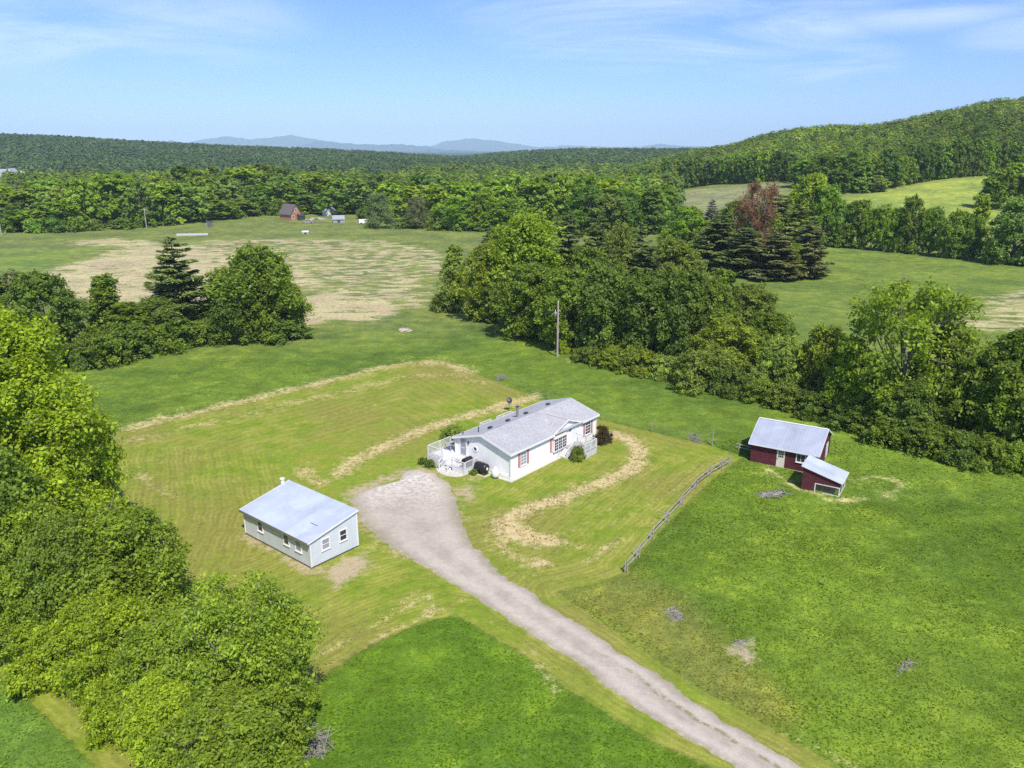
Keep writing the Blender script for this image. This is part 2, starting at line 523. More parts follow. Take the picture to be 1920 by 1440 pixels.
def zones(X, Y):
    """ground cover: distances inside the mown lawn, straw and bare weights, field colours"""
    d_lawn = np.minimum(np.minimum(sdf(poly_w(LAWN), X, Y), -sdf(poly_w(PATCH), X, Y)), -sdf(poly_w(CORNER), X, Y))
    straw = np.zeros(X.shape)
    for ln, hw, st in STRAW:
        d = linedist(poly_w(ln), X, Y)
        straw = np.maximum(straw, st * 1.15 * np.exp(-(d / hw / 1.3) ** 1.6))
    bare = np.zeros(X.shape)
    for pl, st in BARE:
        bare = np.maximum(bare, st * np.clip(.45 + .55 * sdf(poly_w(pl), X, Y) / 1.1, 0, 1))
    nz = vnoise(X, Y, 14, 3) + .5 * vnoise(X, Y, 5, 4) - .75
    dist = np.hypot(X, Y)
    dry = np.zeros(X.shape)
    for pl, st in ((DRY1, .78), (DRY1A, 1.15), (DRY1B, 1.15), (DRY2, 1.0), (DRY3, .85)):
        s = sdf(poly_w(pl), X, Y)
        dry = np.maximum(dry, st * sm(-5, 5, s + nz * 7))
    c = np.zeros(X.shape + (3,)) + np.array(GREENS['mfield'])
    def lay(w, key):
        nonlocal c
        c = c * (1 - w[..., None]) + np.array(GREENS[key]) * w[..., None]
    near_w = 1 - sm(120, 165, dist + nz * 10)
    lay(near_w, 'back')
    right = sdf(poly_w([(1172, 1075), (1372, 872), (1400, 850), (1560, 860), (1700, 850), (1920, 890), (2400, 1000), (2400, 1640), (1660, 1640), (1400, 1340), (1046, 1112)]), X, Y)
    lay(sm(-4, 4, right + nz * 2), 'meadow')
    lay(sm(-3, 3, sdf(poly_w([(1385, 800), (1500, 770), (1950, 880), (1950, 950), (1700, 950), (1560, 950), (1400, 900)]), X, Y)), 'barn')
    lay(sm(-.3, .3, sdf(poly_w(PATCH), X, Y)), 'patch')
    lay(sm(-.6, .6, sdf(poly_w(CORNER), X, Y)), 'corner')
    lay(.85 * sm(-2, 2, sdf(poly_w(VERGE), X, Y) + nz * 2.5), 'verge')
    lay(sm(-4, 4, sdf(poly_w([(1230, 470), (1560, 462), (1950, 490), (2300, 520), (2300, 800), (1900, 660), (1500, 640), (1300, 560)]), X, Y)), 'rfield')
    lay(sm(-4, 4, sdf(poly_w(GREENBAND), X, Y)), 'green2')
    lay(sm(-4, 4, sdf(poly_w(FAR_TAN), X, Y)), 'fartan')
    lay(sm(-6, 6, sdf(poly_w(FAR_LIME), X, Y)), 'lime')
    return d_lawn, straw, bare, dry, c

dl = np.full(X.shape, -20.0); st_ = np.zeros(X.shape); ba_ = np.zeros(X.shape); dr_ = np.zeros(X.shape)
zc = np.zeros(X.shape + (3,)) + np.array(GREENS['mfield'])
r0 = np.searchsorted(ys, 15); r1 = np.searchsorted(ys, 700)
a_, b_, c_, d_, e_ = zones(X[r0:r1], Y[r0:r1])
dl[r0:r1], st_[r0:r1], ba_[r0:r1], dr_[r0:r1], zc[r0:r1] = np.clip(a_, -20, 20), b_, c_, d_, e_
farw = sm(2000, 3000, Y)[..., None]
zc = zc * (1 - farw) + np.array([.045, .075, .055]) * farw
Z = hgt(X, Y)
rough_w = sm(.0, -.8, dl) * (1 - sm(110, 150, np.hypot(X, Y))) * (Y > 15)
rough_w = np.where(np.isfinite(rough_w), rough_w, 0)
HOUSE_O, HOUSE_A = (-.15, 73.25), math.radians(50.88)
Z = Z + rough_w * (.22 * vnoise(X, Y, 1.1, 11) + .3 * vnoise(X, Y, 3.7, 12) - .2)

nx, ny = len(xs), len(ys)
me = bpy.data.meshes.new('ground')
idx = np.arange(nx * ny).reshape(ny, nx)
fq = np.stack([idx[:-1, :-1], idx[:-1, 1:], idx[1:, 1:], idx[1:, :-1]], -1).reshape(-1, 4)
me.vertices.add(nx * ny); me.loops.add(fq.size); me.polygons.add(len(fq))
me.vertices.foreach_set('co', np.stack([X, Y, Z], -1).astype(np.float32).reshape(-1))
me.loops.foreach_set('vertex_index', fq.astype(np.int32).reshape(-1))
me.polygons.foreach_set('loop_start', np.arange(0, fq.size, 4, dtype=np.int32))
me.update(calc_edges=True)
for nm, arr in (('mown', dl), ('straw', st_), ('bare', ba_), ('dry', dr_)):
    a = me.attributes.new(nm, 'FLOAT', 'POINT'); a.data.foreach_set('value', arr.astype(np.float32).reshape(-1))
a = me.attributes.new('field_colour', 'FLOAT_COLOR', 'POINT')
a.data.foreach_set('color', np.concatenate([zc, np.ones(X.shape + (1,))], -1).astype(np.float32).reshape(-1))
me.shade_smooth()

def ground_mat():
    m, nt, out = new_mat('grassland'); k = NT(nt)
    v = k.coords()
    vst = k.coords((.55, 1, 1))
    mown = k.attr('mown').outputs['Fac']; straw = k.attr('straw').outputs['Fac']
    bare = k.attr('bare').outputs['Fac']; dry = k.attr('dry').outputs['Fac']
    zone = k.attr('field_colour').outputs['Color']
    n_big = k.noise(v, .06, 4); n_mid = k.noise(v, .35, 4); n_sm = k.noise(v, 1.6, 4, .65); n_fine = k.noise(v, 6.5, 3, .65)
    n_str = k.noise(vst, .3, 5, .65, .5)
    # uncut grass
    f = k.math('MULTIPLY', k.lin(n_big, .3, .7, .82, 1.2), k.lin(n_mid, .28, .72, .74, 1.28))
    f = k.math('MULTIPLY', f, k.lin(n_sm, .25, .75, .72, 1.3))
    f = k.math('MULTIPLY', f, k.lin(n_fine, .25, .75, .8, 1.22))
    wild = k.scalecol(zone, f)
    wild = k.mix(k.smooth(n_mid, .5, .75, 0, .45), wild, k.mix(1.0, wild, (1.45, 1.12, .8), 'MULTIPLY'))
    wild = k.mix(k.smooth(n_big, .55, .4, 0, .5), wild, k.mix(1.0, wild, (.7, .88, 1.15), 'MULTIPLY'))
    # last year's dead grass on the hay field
    dmask = k.smooth(k.math('ADD', dry, k.math('MULTIPLY', k.math('SUBTRACT', n_str, .5), 3.4)), .55, 1.1)
    dmask = k.math('MULTIPLY', dmask, k.lin(n_sm, .3, .7, .5, 1.0))
    dead = k.mix(k.smooth(k.noise(vst, .12, 4), .4, .6), (.62, .525, .295), (.52, .42, .26))
    dead = k.scalecol(dead, k.lin(n_sm, .25, .75, .7, 1.2))
    wild = k.mix(dmask, wild, dead)
    # mown lawn with the mower's rounds
    ph = k.math('ADD', k.math('MULTIPLY', mown, 4.6), k.math('MULTIPLY', n_mid, 9.0))
    stripe = k.math('SINE', ph)
    stripe2 = k.math('SINE', k.math('ADD', k.math('MULTIPLY', mown, 13.0), k.math('MULTIPLY', n_mid, 16.0)))
    lawn = k.mix(k.smooth(n_mid, .35, .65), (.168, .24, .022), (.252, .276, .04))
    lawn = k.mix(k.smooth(n_big, .4, .62), lawn, (.225, .225, .045))
    lf = k.math('MULTIPLY', k.lin(stripe, -1, 1, .94, 1.06), k.lin(stripe2, -1, 1, .96, 1.04))
    lf = k.math('MULTIPLY', lf, k.lin(n_sm, .25, .75, .8, 1.2))
    lf = k.math('MULTIPLY', lf, k.lin(n_fine, .25, .75, .84, 1.16))
    lawn = k.scalecol(lawn, lf)
    clip = k.math('MULTIPLY', k.smooth(k.math('ADD', stripe2, k.math('MULTIPLY', n_fine, 2.2)), 1.5, 2.1), k.smooth(n_mid, .42, .62))
    lawn = k.mix(k.math('MULTIPLY', clip, .18), lawn, (.46, .42, .18))
    mm = k.smooth(k.math('ADD', mown, k.math('MULTIPLY', k.math('SUBTRACT', n_sm, .5), .9)), -.12, .15)
    c = k.mix(mm, wild, lawn)
    # cut straw and bare earth
    sm_ = k.smooth(k.math('ADD', straw, k.math('ADD', k.math('MULTIPLY', k.math('SUBTRACT', n_fine, .5), 1.1), k.math('ADD', k.math('MULTIPLY', k.math('SUBTRACT', n_sm, .5), 1.5), k.math('MULTIPLY', k.math('SUBTRACT', n_mid, .5), 1.2)))), .3, 1.1)
    scol = k.mix(k.smooth(n_sm, .35, .65), (.58, .43, .22), (.66, .54, .3))
    scol = k.scalecol(scol, k.lin(n_fine, .25, .75, .72, 1.2))
    c = k.mix(k.math('MULTIPLY', sm_, .78), c, scol)
    bm = k.smooth(k.math('ADD', bare, k.math('ADD', k.math('MULTIPLY', k.math('SUBTRACT', n_sm, .5), 1.7), k.math('MULTIPLY', k.math('SUBTRACT', n_mid, .5), 1.2))), .35, 1.0)
    bcol = k.mix(k.smooth(n_fine, .35, .65), (.38, .29, .19), (.5, .4, .28))
    c = k.mix(k.math('MULTIPLY', bm, .85), c, bcol)
    hgt_ = k.math('ADD', k.math('MULTIPLY', n_sm, 1.0), k.math('MULTIPLY', n_fine, .6))
    hgt_ = k.math('MULTIPLY', hgt_, k.lin(mm, 0, 1, 1, .4))
    k.l(k.bsdf(c, .95, .1, 0, k.bump(hgt_, .55, .25)), out.inputs[0])
    return m
M['ground'] = ground_mat()
me.materials.append(M['ground'])
ground = bpy.data.objects.new('ground', me); col.objects.link(ground)
tag(ground, 'rolling green farmland of mown lawn, meadow and dry hay fields', 'ground', kind='structure')

# mountains far off
def mountains():
    mb = MB()
    def range_(pts, y, depth, seed):
        P = []
        for i in range(len(pts) - 1):
            (x0, y0), (x1, y1) = pts[i], pts[i + 1]
            n = max(2, int((x1 - x0) / 8))
            for j in range(n): P.append((x0 + (x1 - x0) * j / n, y0 + (y1 - y0) * j / n))
        P.append(pts[-1])
        W = [at_y(px, py, y) for px, py in P]
        rr = random.Random(seed)
        rows = [(-1.0, 0.0), (-.62, .34), (-.3, .72), (0, 1.0), (.35, .7), (1.0, 0)]
        b = len(mb.v); n = len(W)
        for off, k in rows:
            for i, w in enumerate(W):
                j = rr.uniform(-.06, .06) if 0 < k < 1 else 0
                zz = max(w[2], 2) + (rr.uniform(-12, 12) if k == 1 else 0)
                mb.v.append((float(w[0] * (1 + off * depth / y)), float(y + off * depth), float(max(zz * (k + j), -.5))))
        for r in range(len(rows) - 1):
            for i in range(n - 1):
                mb.f.append((b + r * n + i, b + r * n + i + 1, b + (r + 1) * n + i + 1, b + (r + 1) * n + i))
    range_([(290, 273), (320, 262), (350, 268), (380, 262), (430, 255), (470, 261), (500, 258), (545, 253), (580, 259), (640, 268), (700, 271), (760, 279)], 18000, 1900, 1)
    range_([(560, 276), (600, 263), (650, 270), (700, 271), (745, 270), (800, 274), (850, 283), (900, 290)], 14500, 1100, 2)
    range_([(790, 281), (830, 266), (880, 259), (930, 264), (980, 271), (1010, 276), (1060, 273), (1120, 275), (1200, 275), (1240, 270), (1290, 274), (1340, 275), (1420, 279)], 19500, 1900, 3)
    range_([(690, 292), (760, 284), (830, 281), (900, 284), (960, 290)], 12000, 900, 4)
    return mb
mt = mountains().build('mountains', simple('mountain_woods', (.035, .07, .075), 1, 0, var=.3, nscale=.004), None, True)
tag(mt, 'pale blue mountain ranges on the far horizon', 'mountains', kind='structure')

# ------------------------------------------------------------------ driveway
def resample(pts, n):
    p = np.array(pts); d = np.r_[0, np.cumsum(np.hypot(*np.diff(p, axis=0).T))]
    t = np.linspace(0, d[-1], n)
    return np.stack([np.interp(t, d, p[:, 0]), np.interp(t, d, p[:, 1])], -1)
DL = [(757, 884), (748, 903), (700, 914), (664, 927), (655, 942), (676, 985), (722, 1018), (765, 1045), (850, 1100), (1000, 1190), (1100, 1260), (1200, 1330), (1390, 1445), (1560, 1545)]
DR = [(757, 883), (790, 879), (820, 888), (850, 905), (862, 940), (868, 975), (882, 1012), (925, 1062), (1000, 1113), (1100, 1178), (1250, 1276), (1380, 1362), (1510, 1445), (1700, 1560)]
nL, nA = 220, 22
L_ = resample(poly_w(DL), nL); R_ = resample(poly_w(DR), nL)
mb = MB()
tt = np.linspace(0, 1, nA)
wob = lambda i, s: (.3 * (vnoise(np.array(i * .8), np.array(s * 3.0), 1, 9) - .5) + .35 * (vnoise(np.array(i * .35), np.array(s * 9.0), 1, 5) - .5) + .5 * (vnoise(np.array(i * .09), np.array(s * 5.0), 1, 6) - .5)) * float(sm(0, 12, i))
for i in range(nL):
    e = unit((R_[i] - L_[i])[None])[0]
    a, b = L_[i] - e * float(wob(i, 1)), R_[i] + e * float(wob(i, 2))
    for t in tt:
        p = a + (b - a) * t
        edge = min(t, 1 - t)
        z = float(hgt(*p)) + (.035 if 0 < edge else -.05) + .02 * float(sm(0, .3, edge))
        mb.v.append((float(p[0]), float(p[1]), z))
for i in range(nL - 1):
    for j in range(nA - 1):
        mb.f.append((i * nA + j, i * nA + j + 1, (i + 1) * nA + j + 1, (i + 1) * nA + j))
def drive_mat():
    m, nt, out = new_mat('gravel'); k = NT(nt)
    v = k.coords()
    uv = k.attr('across').outputs['Fac']
    al = k.attr('along').outputs['Fac']
    n1 = k.noise(v, .35, 4, .6, .4); n2 = k.noise(v, 2.2, 4, .65); n3 = k.noise(v, 14, 3, .7)
    c = k.mix(k.smooth(n1, .35, .65), (.37, .322, .258), (.45, .398, .325))
    track = k.math('MULTIPLY', k.smooth(k.math('ABSOLUTE', k.math('SUBTRACT', k.math('ABSOLUTE', k.math('SUBTRACT', uv, .5)), .22)), .16, .02), k.smooth(al, .2, .4))
    c = k.mix(k.math('MULTIPLY', track, .75), c, (.485, .435, .36))
    c = k.mix(k.math('MULTIPLY', k.smooth(al, .26, .06), k.smooth(n2, .3, .62)), c, (.6, .55, .475))
    grass = k.math('MULTIPLY', k.smooth(k.math('ABSOLUTE', k.math('SUBTRACT', uv, .62)), .1, .0), k.math('MULTIPLY', k.smooth(n2, .42, .58), k.smooth(al, .6, .78)))
    c = k.mix(k.math('MULTIPLY', grass, .8), c, (.17, .17, .06))
    edge = k.math('MULTIPLY', k.math('MAXIMUM', k.smooth(k.math('ABSOLUTE', k.math('SUBTRACT', uv, .5)), .3, .5), k.smooth(al, .07, .0)), k.smooth(n2, .36, .58))
    c = k.mix(k.math('MULTIPLY', edge, .75), c, (.21, .19, .08))
    sp = k.math('MULTIPLY', k.smooth(n3, .62, .72), .35)
    c = k.mix(sp, c, (.22, .19, .16))
    c = k.scalecol(c, k.math('MULTIPLY', k.lin(n3, .25, .75, .78, 1.2), k.lin(n2, .3, .7, .9, 1.1)))
    k.l(k.bsdf(c, .95, .15, 0, k.bump(k.math('ADD', n3, n2), .25, .03)), out.inputs[0])
    return m
dv = mb.build('driveway', drive_mat(), None, True)
for nm, arr in (('across', np.tile(tt, nL)), ('along', np.repeat(np.linspace(0, 1, nL), nA))):
    a = dv.data.attributes.new(nm, 'FLOAT', 'POINT'); a.data.foreach_set('value', arr.astype(np.float32))
tag(dv, 'pale grey gravel driveway curving up to the white house', 'driveway', kind='structure')
DRIVE_POLY = np.concatenate([L_, R_[::-1]])

# ------------------------------------------------------------------ trees
def blob_crown(n, leaf, R, H, seed, zb=.04, nlobes=34, spread=.72, lr=(.2, .36), shape='egg', sigma=.2, asp=.62, open_=0.0, upb=.5):
    """leaf clusters on many uneven boughs; returns quads, clump values and bough centres"""
    rnd = np.random.RandomState(seed)
    cs, rr = [], []
    for i in range(nlobes):
        u = (i + rnd.uniform(0, 1)) / nlobes
        z = zb + (1 - zb) * u ** .85
        if shape == 'egg': prof = math.sin(math.pi * min(.12 + .86 * z, 1)) ** .6
        elif shape == 'dome': prof = math.sqrt(max(1 - (z * .98) ** 2, 0.02))
        elif shape == 'cone': prof = (1.02 - z) ** .75
        elif shape == 'vase': prof = .35 + .75 * math.sin(math.pi * min(.1 + .8 * z, 1))
        else: prof = 1
        a = i * 2.39996 + rnd.uniform(-.5, .5)
        rad = R * prof * spread * math.sqrt(rnd.uniform(.3, 1.0)) * rnd.uniform(.75, 1.25)
        l = R * rnd.uniform(*lr) * (.75 + .4 * prof)
        zz = min(z * H, H - l * .75)
        cs.append((rad * math.cos(a), rad * math.sin(a), max(zz, l * .5))); rr.append(l)
    cs, rr = np.array(cs), np.array(rr)
    w = rr ** 2; w /= w.sum()
    ncl = max(nlobes * 8, n // 26)
    li = rnd.choice(nlobes, ncl, p=w)
    d = unit(rnd.normal(size=(ncl, 3)) + np.array([0, 0, upb]))
    cc = cs[li] + d * (rr[li] * np.where(rnd.uniform(size=ncl) < .2, rnd.uniform(1.05, 1.42, ncl), rnd.uniform(.68, 1.05, ncl)))[:, None] * np.array([1, 1, .95])
    cval = rnd.uniform(0, 1, ncl) * .7 + rnd.uniform(0, 1, nlobes)[li] * .3
    cw = rnd.exponential(1.0, ncl) + .15
    ci = rnd.choice(ncl, n, p=cw / cw.sum())
    off = rnd.normal(size=(n, 3)) * (rr[li[ci]] * sigma)[:, None] * np.array([1, 1, .85])
    C = cc[ci] + off
    C[:, 2] = np.maximum(C[:, 2], .05)
    N = unit(d[ci] * .55 + np.array([0, 0, .55]) + rnd.normal(size=(n, 3)) * (.55 if leaf < .3 else .38))
    lsz = (leaf * rnd.uniform(.65, 1.35, ncl))[ci]
    return leaf_quads(C, N, lsz, asp, rnd), cval[ci], cs, rr

def pine_crown(n, leaf, R, H, seed, zb=.1, droop=.06, power=.75, whorls=16, gap=.3):
    rnd = np.random.RandomState(seed)
    br = []
    for k in range(whorls):
        z = zb + (1 - zb) * ((k + .3) / whorls) ** .95
        nb = rnd.randint(5, 8) if z < .9 else 4
        a0 = rnd.uniform(0, 6.28)
        for j in range(nb):
            L = R * (1.03 - z) ** power * rnd.uniform(1 - gap * 1.6, 1.15)
            br.append((a0 + j * 6.283 / nb + rnd.uniform(-.3, .3), (z + rnd.uniform(-.015, .015)) * H, max(L, .12 * R), rnd.uniform(0, 1)))
    br = np.array(br)
    p = br[:, 2] ** 1.5; p /= p.sum()
    bi = rnd.choice(len(br), n, p=p)
    t = rnd.uniform(.12, 1.0, n) ** .75
    a, z0, L = br[bi, 0], br[bi, 1], br[bi, 2]
    dirs = np.stack([np.cos(a), np.sin(a), np.zeros(n)], -1)
    side = np.stack([-np.sin(a), np.cos(a), np.zeros(n)], -1)
    lat = rnd.normal(size=n) * .16 * L * (1.15 - .5 * t)
    C = dirs * (t * L)[:, None] + side * lat[:, None]
    C[:, 2] = z0 + L * (-droop * t + .16 * t * t) + rnd.normal(size=n) * .045 * L + np.abs(lat) * -.12
    N = unit(np.array([0, 0, 1.0]) + rnd.normal(size=(n, 3)) * .45)
    al = unit(dirs * .8 + side * np.sign(lat)[:, None] * .6 + rnd.normal(size=(n, 3)) * .3)
    return leaf_quads(C, N, leaf, .34, rnd, al), br[bi, 3], br

def limb_mesh(name, kind, cs, H, R, mat, seed, r0):
    rnd = random.Random(seed)
    mb = MB()
    if kind in ('pine', 'spruce'):
        mb.tube([(0, 0, -.3), (.04 * R, 0, H * .4), (0, .03 * R, H * .75), (0, 0, H * .99)], [r0, r0 * .75, r0 * .4, .02], 7)
        for a, z, L, _ in cs[::2]:
            mb.tube([(0, 0, z - .05 * L), (math.cos(a) * L * .8, math.sin(a) * L * .8, z + L * .06)], [max(r0 * .16, .02), .012], 4, False)
    else:
        top = H * .62
        mb.tube([(0, 0, -.3), (.05 * R, .02 * R, top * .3), (-.03 * R, .05 * R, top * .65), (.04 * R, 0, top)], [r0 * 1.25, r0, r0 * .75, r0 * .4], 8)
        order = list(range(len(cs))); rnd.shuffle(order)
        for i in order[:18]:
            c = cs[i]
            zb = min(max(c[2] * .45, .12 * H), top * .95)
            b = Vector((0, 0, zb)); e = Vector(c)
            m = (b + e) / 2 + Vector((0, 0, -.06 * H * rnd.random()))
            mb.tube([b, m, e], [r0 * .45, r0 * .28, .03], 5, False)
            for q in range(2):
                g = e + Vector((rnd.uniform(-1, 1), rnd.uniform(-1, 1), rnd.uniform(-.2, 1))) * R * .22
                mb.tube([m, (m + g) / 2 + Vector((0, 0, .02 * H)), g], [r0 * .2, r0 * .12, .015], 4, False)
        for i in order:
            for q in range(3 if kind != 'open' else 6):
                e = Vector(cs[i])
                g = e + Vector((rnd.gauss(0, 1), rnd.gauss(0, 1), rnd.gauss(.3, .8))).normalized() * R * rnd.uniform(.22, .42)
                g.z = max(g.z, .1)
                mb.tube([e, (e + g) / 2 + Vector((rnd.uniform(-.05, .05) * R, rnd.uniform(-.05, .05) * R, 0)), g], [r0 * .1, r0 * .07, .008], 3, False)
    me = bpy.data.meshes.new(name)
    me.from_pydata(mb.v, [], mb.f)
    me.materials.append(mat)
    me.shade_smooth()
    return me

NOM = {'big': (19, 7.0), 'broad': (12, 5.0), 'round': (11, 5.0), 'slim': (11, 2.6), 'open': (13, 6.0), 'willow': (10, 5.0), 'shrub': (3, 2.6), 'pine': (18, 5.0), 'spruce': (15, 3.6), 'bare': (12, 4.0)}
LOD = {0: (70000, .145), 1: (28000, .195), 2: (14000, .26), 3: (4600, .43)}
CACHE = {}
def tree_mesh(kind, lod, var):
    key = (kind, lod, var)
    if key in CACHE: return CACHE[key]
    H, R = NOM[kind]
    n, leaf = LOD[lod]
    seed = hash(kind) % 7 if False else sum(map(ord, kind)) + var * 31
    trunk_mat = M['bark']
    if kind in ('pine', 'spruce'):
        if kind == 'pine': q, cl, br = pine_crown(int(n * 1.5), leaf * 1.6, R, H, seed, .05, .03, .6, 17, .3)
        else: q, cl, br = pine_crown(int(n * 1.4), leaf * 1.35, R, H, seed, .03, .1, .72, 22, .2)
        cs = br; leafm = M['needle']
    else:
        kw = dict(big=dict(nlobes=64, lr=(.14, .27), spread=.8), broad=dict(nlobes=38), round=dict(nlobes=44, lr=(.17, .3), spread=.78, shape='egg', zb=.02),
                  slim=dict(nlobes=26, lr=(.3, .5), shape='cone', spread=.6), open=dict(nlobes=34, lr=(.13, .26), spread=.95, zb=.3, shape='vase', sigma=.28),
                  willow=dict(nlobes=60, lr=(.12, .2), spread=.85, shape='dome', sigma=.34, asp=.4), shrub=dict(nlobes=22, lr=(.2, .36), spread=.8, shape='dome', zb=.0),
                  bare=dict(nlobes=44, lr=(.12, .22), spread=.85, shape='vase', zb=.25, sigma=.5, asp=.16))[kind]
        nn = {'big': int(n * 1.9), 'shrub': int(n * .45), 'slim': int(n * .55), 'open': int(n * .5), 'willow': int(n * 1.1), 'bare': int(n * .55)}.get(kind, n)
        lf = {'shrub': leaf * .62, 'willow': leaf * .8, 'slim': leaf * .9, 'bare': leaf * 1.3}.get(kind, leaf)
        q, cl, cs, rr = blob_crown(nn, lf, R, H, seed, **kw)
        leafm = M['leaf'] if lod < 2 else M['leaf_far']
        if kind == 'bare': trunk_mat = M['pale_bark']
    if lod == 0 and kind != 'shrub': trunk_mat = M['pale_bark']
    cm = quads('crown', q, [leafm], {'clump': ('FLOAT', cl)})
    tm = limb_mesh('trunk', kind, cs, H, R, trunk_mat, seed, {'pine': .3, 'spruce': .22, 'shrub': .07, 'slim': .13, 'bare': .2}.get(kind, .26))
    CACHE[key] = (cm, tm)
    return CACHE[key]

COL = dict(lime=(.34, .46, .035), bright=(.265, .375, .04), mid=(.205, .3, .042), dark=(.165, .25, .046), olive=(.215, .285, .055), grey=(.25, .295, .13),
           pine=(.2, .265, .09), brown=(.215, .24, .1), rust=(.25, .145, .095), pale=(.29, .395, .085), ash=(.26, .25, .21), gold=(.27, .35, .045), maroonleaf=(.11, .085, .04))
NAMES = {'big': 'broadleaf_tree', 'broad': 'broadleaf_tree', 'round': 'broadleaf_tree', 'slim': 'slender_tree', 'open': 'broadleaf_tree', 'willow': 'willow_tree', 'shrub': 'shrub', 'pine': 'pine_tree', 'spruce': 'spruce_tree', 'bare': 'bare_tree'}
TREES = []
def tree(kind, px, py, top, wpx, colour, label, group=None, lod=None, var=None, tint=1.0, back=0.0, hmin=None):
    g = G(px, py)
    if back:
        y2 = g[1] + back
        x2 = g[0] * y2 / g[1]
        g = np.array([x2, y2, float(hgt(x2, y2))])
    dep = (g - np.array([0, 0, HC])) @ RV
    h = max(z_for(g, top) - g[2], hmin or .5)
    w = wpx * dep / F
    d = math.hypot(g[0], g[1])
    if lod is None: lod = 0 if d < 76 else 1 if d < 165 else 2 if d < 330 else 3
    if kind == 'shrub' and w < 3.5 and lod < 3: lod += 1
    H, R = NOM[kind]
    if var is None: var = len(TREES) % (3 if lod else 2)
    cm, tm = tree_mesh(kind, lod, var)
    rnd = random.Random(len(TREES) * 7 + 3)
    root = empty(NAMES[kind], (g[0], g[1], g[2]), rnd.uniform(0, 6.28), label, 'shrub' if kind == 'shrub' else 'tree', group)
    root.scale = (w / 2 / R, w / 2 / R, h / H)
    t = bpy.data.objects.new('stem' if kind == 'shrub' else 'trunk', tm); col.objects.link(t); t.parent = root
    c = bpy.data.objects.new('foliage' if kind == 'shrub' else 'crown', cm); col.objects.link(c); c.parent = root
    b = np.array(COL[colour]) * tint * rnd.uniform(.9, 1.1) * (np.array([rnd.uniform(.8, 1.02), 1, rnd.uniform(.85, 1.2)]) * rnd.uniform(.86, 1.18) if d > 250 else 1)
    c.color = (*b, 1)
    TREES.append((root, px, py, top, wpx))
    return root
GL = 'trees along the left edge of the lawn'
GH = 'hedge trees left of the hay field'
GC = 'tree clump behind the utility pole'
GR = 'hedge trees behind the red barn'
GK = 'evergreen clump in the right field'
GW = 'hedgerow across the right field'
GT = 'treeline behind the farmhouse'
GE = 'trees along the foot of the wooded hill'
# --- big trees at the left edge
tree('big', 60, 1085, 612, 350, 'lime', 'tallest bright yellow-green broadleaf tree at the left edge of the lawn', GL)
tree('big', -70, 1010, 590, 300, 'lime', 'bright yellow-green tree cut off by the left border behind the tallest one', GL)
tree('round', 150, 1075, 770, 190, 'lime', 'lime green broadleaf tree leaning over the lawn under the tallest tree', GL)
tree('round', 10, 1180, 850, 250, 'mid', 'mid green tree in the shade below the tallest lime green tree', GL)
tree('round', 262, 1190, 965, 250, 'bright', 'bushy green tree with silvery twigs beside the lawn, level with the grey shed', GL)
tree('round', 150, 1215, 985, 170, 'mid', 'dark green bushy tree wedged between the tallest tree and the twiggy one', GL)
tree('round', 60, 1215, 1050, 170, 'bright', 'bright green bushy tree low at the left border of the photo', GL)
tree('round', 205, 1310, 1130, 180, 'lime', 'yellow-green small tree in the middle of the left thicket', GL)
tree('open', 478, 1385, 1118, 245, 'bright', 'open green tree with bare grey twigs at the corner of the mown lawn', GL, 0)
tree('round', 500, 1412, 1180, 220, 'bright', 'dense leafy lower tree under the open twiggy one at the lawn corner', GL, 0)
tree('round', 330, 1360, 1165, 190, 'bright', 'olive green small tree between the yellow-green one and the lawn corner tree', GL)
tree('round', 345, 1445, 1275, 200, 'lime', 'lime green bushy tree at the bottom of the left thicket', GL)
tree('shrub', 120, 1262, 1170, 170, 'lime', 'low lime green shrub along the mown strip in the bottom left', GL)
tree('shrub', 235, 1368, 1275, 150, 'lime', 'low bright shrub bulging over the mown strip near the bottom border', GL)
tree('round', 440, 1530, 1325, 260, 'bright', 'leafy green bushy tree cut off by the bottom border of the photo', GL, 0)
tree('shrub', 360, 1510, 1390, 170, 'lime', 'lime green shrub cut off at the bottom border beside the leafy green one', GL)
tree('shrub', 10, 1190, 1110, 150, 'mid', 'mid green shrub at the left border beside the mown strip', GL)
tree('shrub', 415, 1340, 1200, 150, 'olive', 'olive shrub in the gap of the left thicket, full of grey twigs', GL)
tree('shrub', 300, 1235, 1120, 190, 'bright', 'green shrub at the foot of the twiggy tree by the lawn', GL)
tree('round', 80, 1190, 950, 200, 'bright', 'bright leafed tree standing in the hollow of the left thicket', GL)

# --- hedge left of the hay field
tree('slim', 15, 660, 525, 110, 'mid', 'thin upright green tree at the left border, beyond the lime green tree', GH)
tree('round', 100, 690, 520, 150, 'dark', 'dark round tree with a dense crown left in the hedge by the hay field', GH)
tree('slim', 50, 660, 512, 80, 'grey', 'grey-green thin tree peeping out behind the dark round hedge tree', GH)
tree('slim', 212, 655, 520, 95, 'mid', 'feathery pointed green tree right of the dark round hedge tree', GH)
tree('slim', 250, 660, 570, 110, 'mid', 'loose mid green tree between the pointed tree and the tall pine', GH)
tree('pine', 343, 640, 440, 165, 'pine', 'tall dark pine with layered boughs rising out of the left hedge', GH, 1)
tree('round', 318, 648, 560, 125, 'dark', 'dark broadleaf tree filling the hedge under the tall pine', GH)
tree('round', 425, 612, 508, 70, 'gold', 'yellow-green tree half hidden right of the tall pine', GH)
tree('broad', 490, 632, 470, 160, 'mid', 'big round green tree at the right end of the left hedge', GH, 1)
tree('round', 535, 625, 520, 95, 'bright', 'brighter green tree bulging from the right side of the big round hedge tree', GH)
tree('round', 445, 640, 540, 110, 'dark', 'dark tree in the shade left of the big round hedge tree', GH)
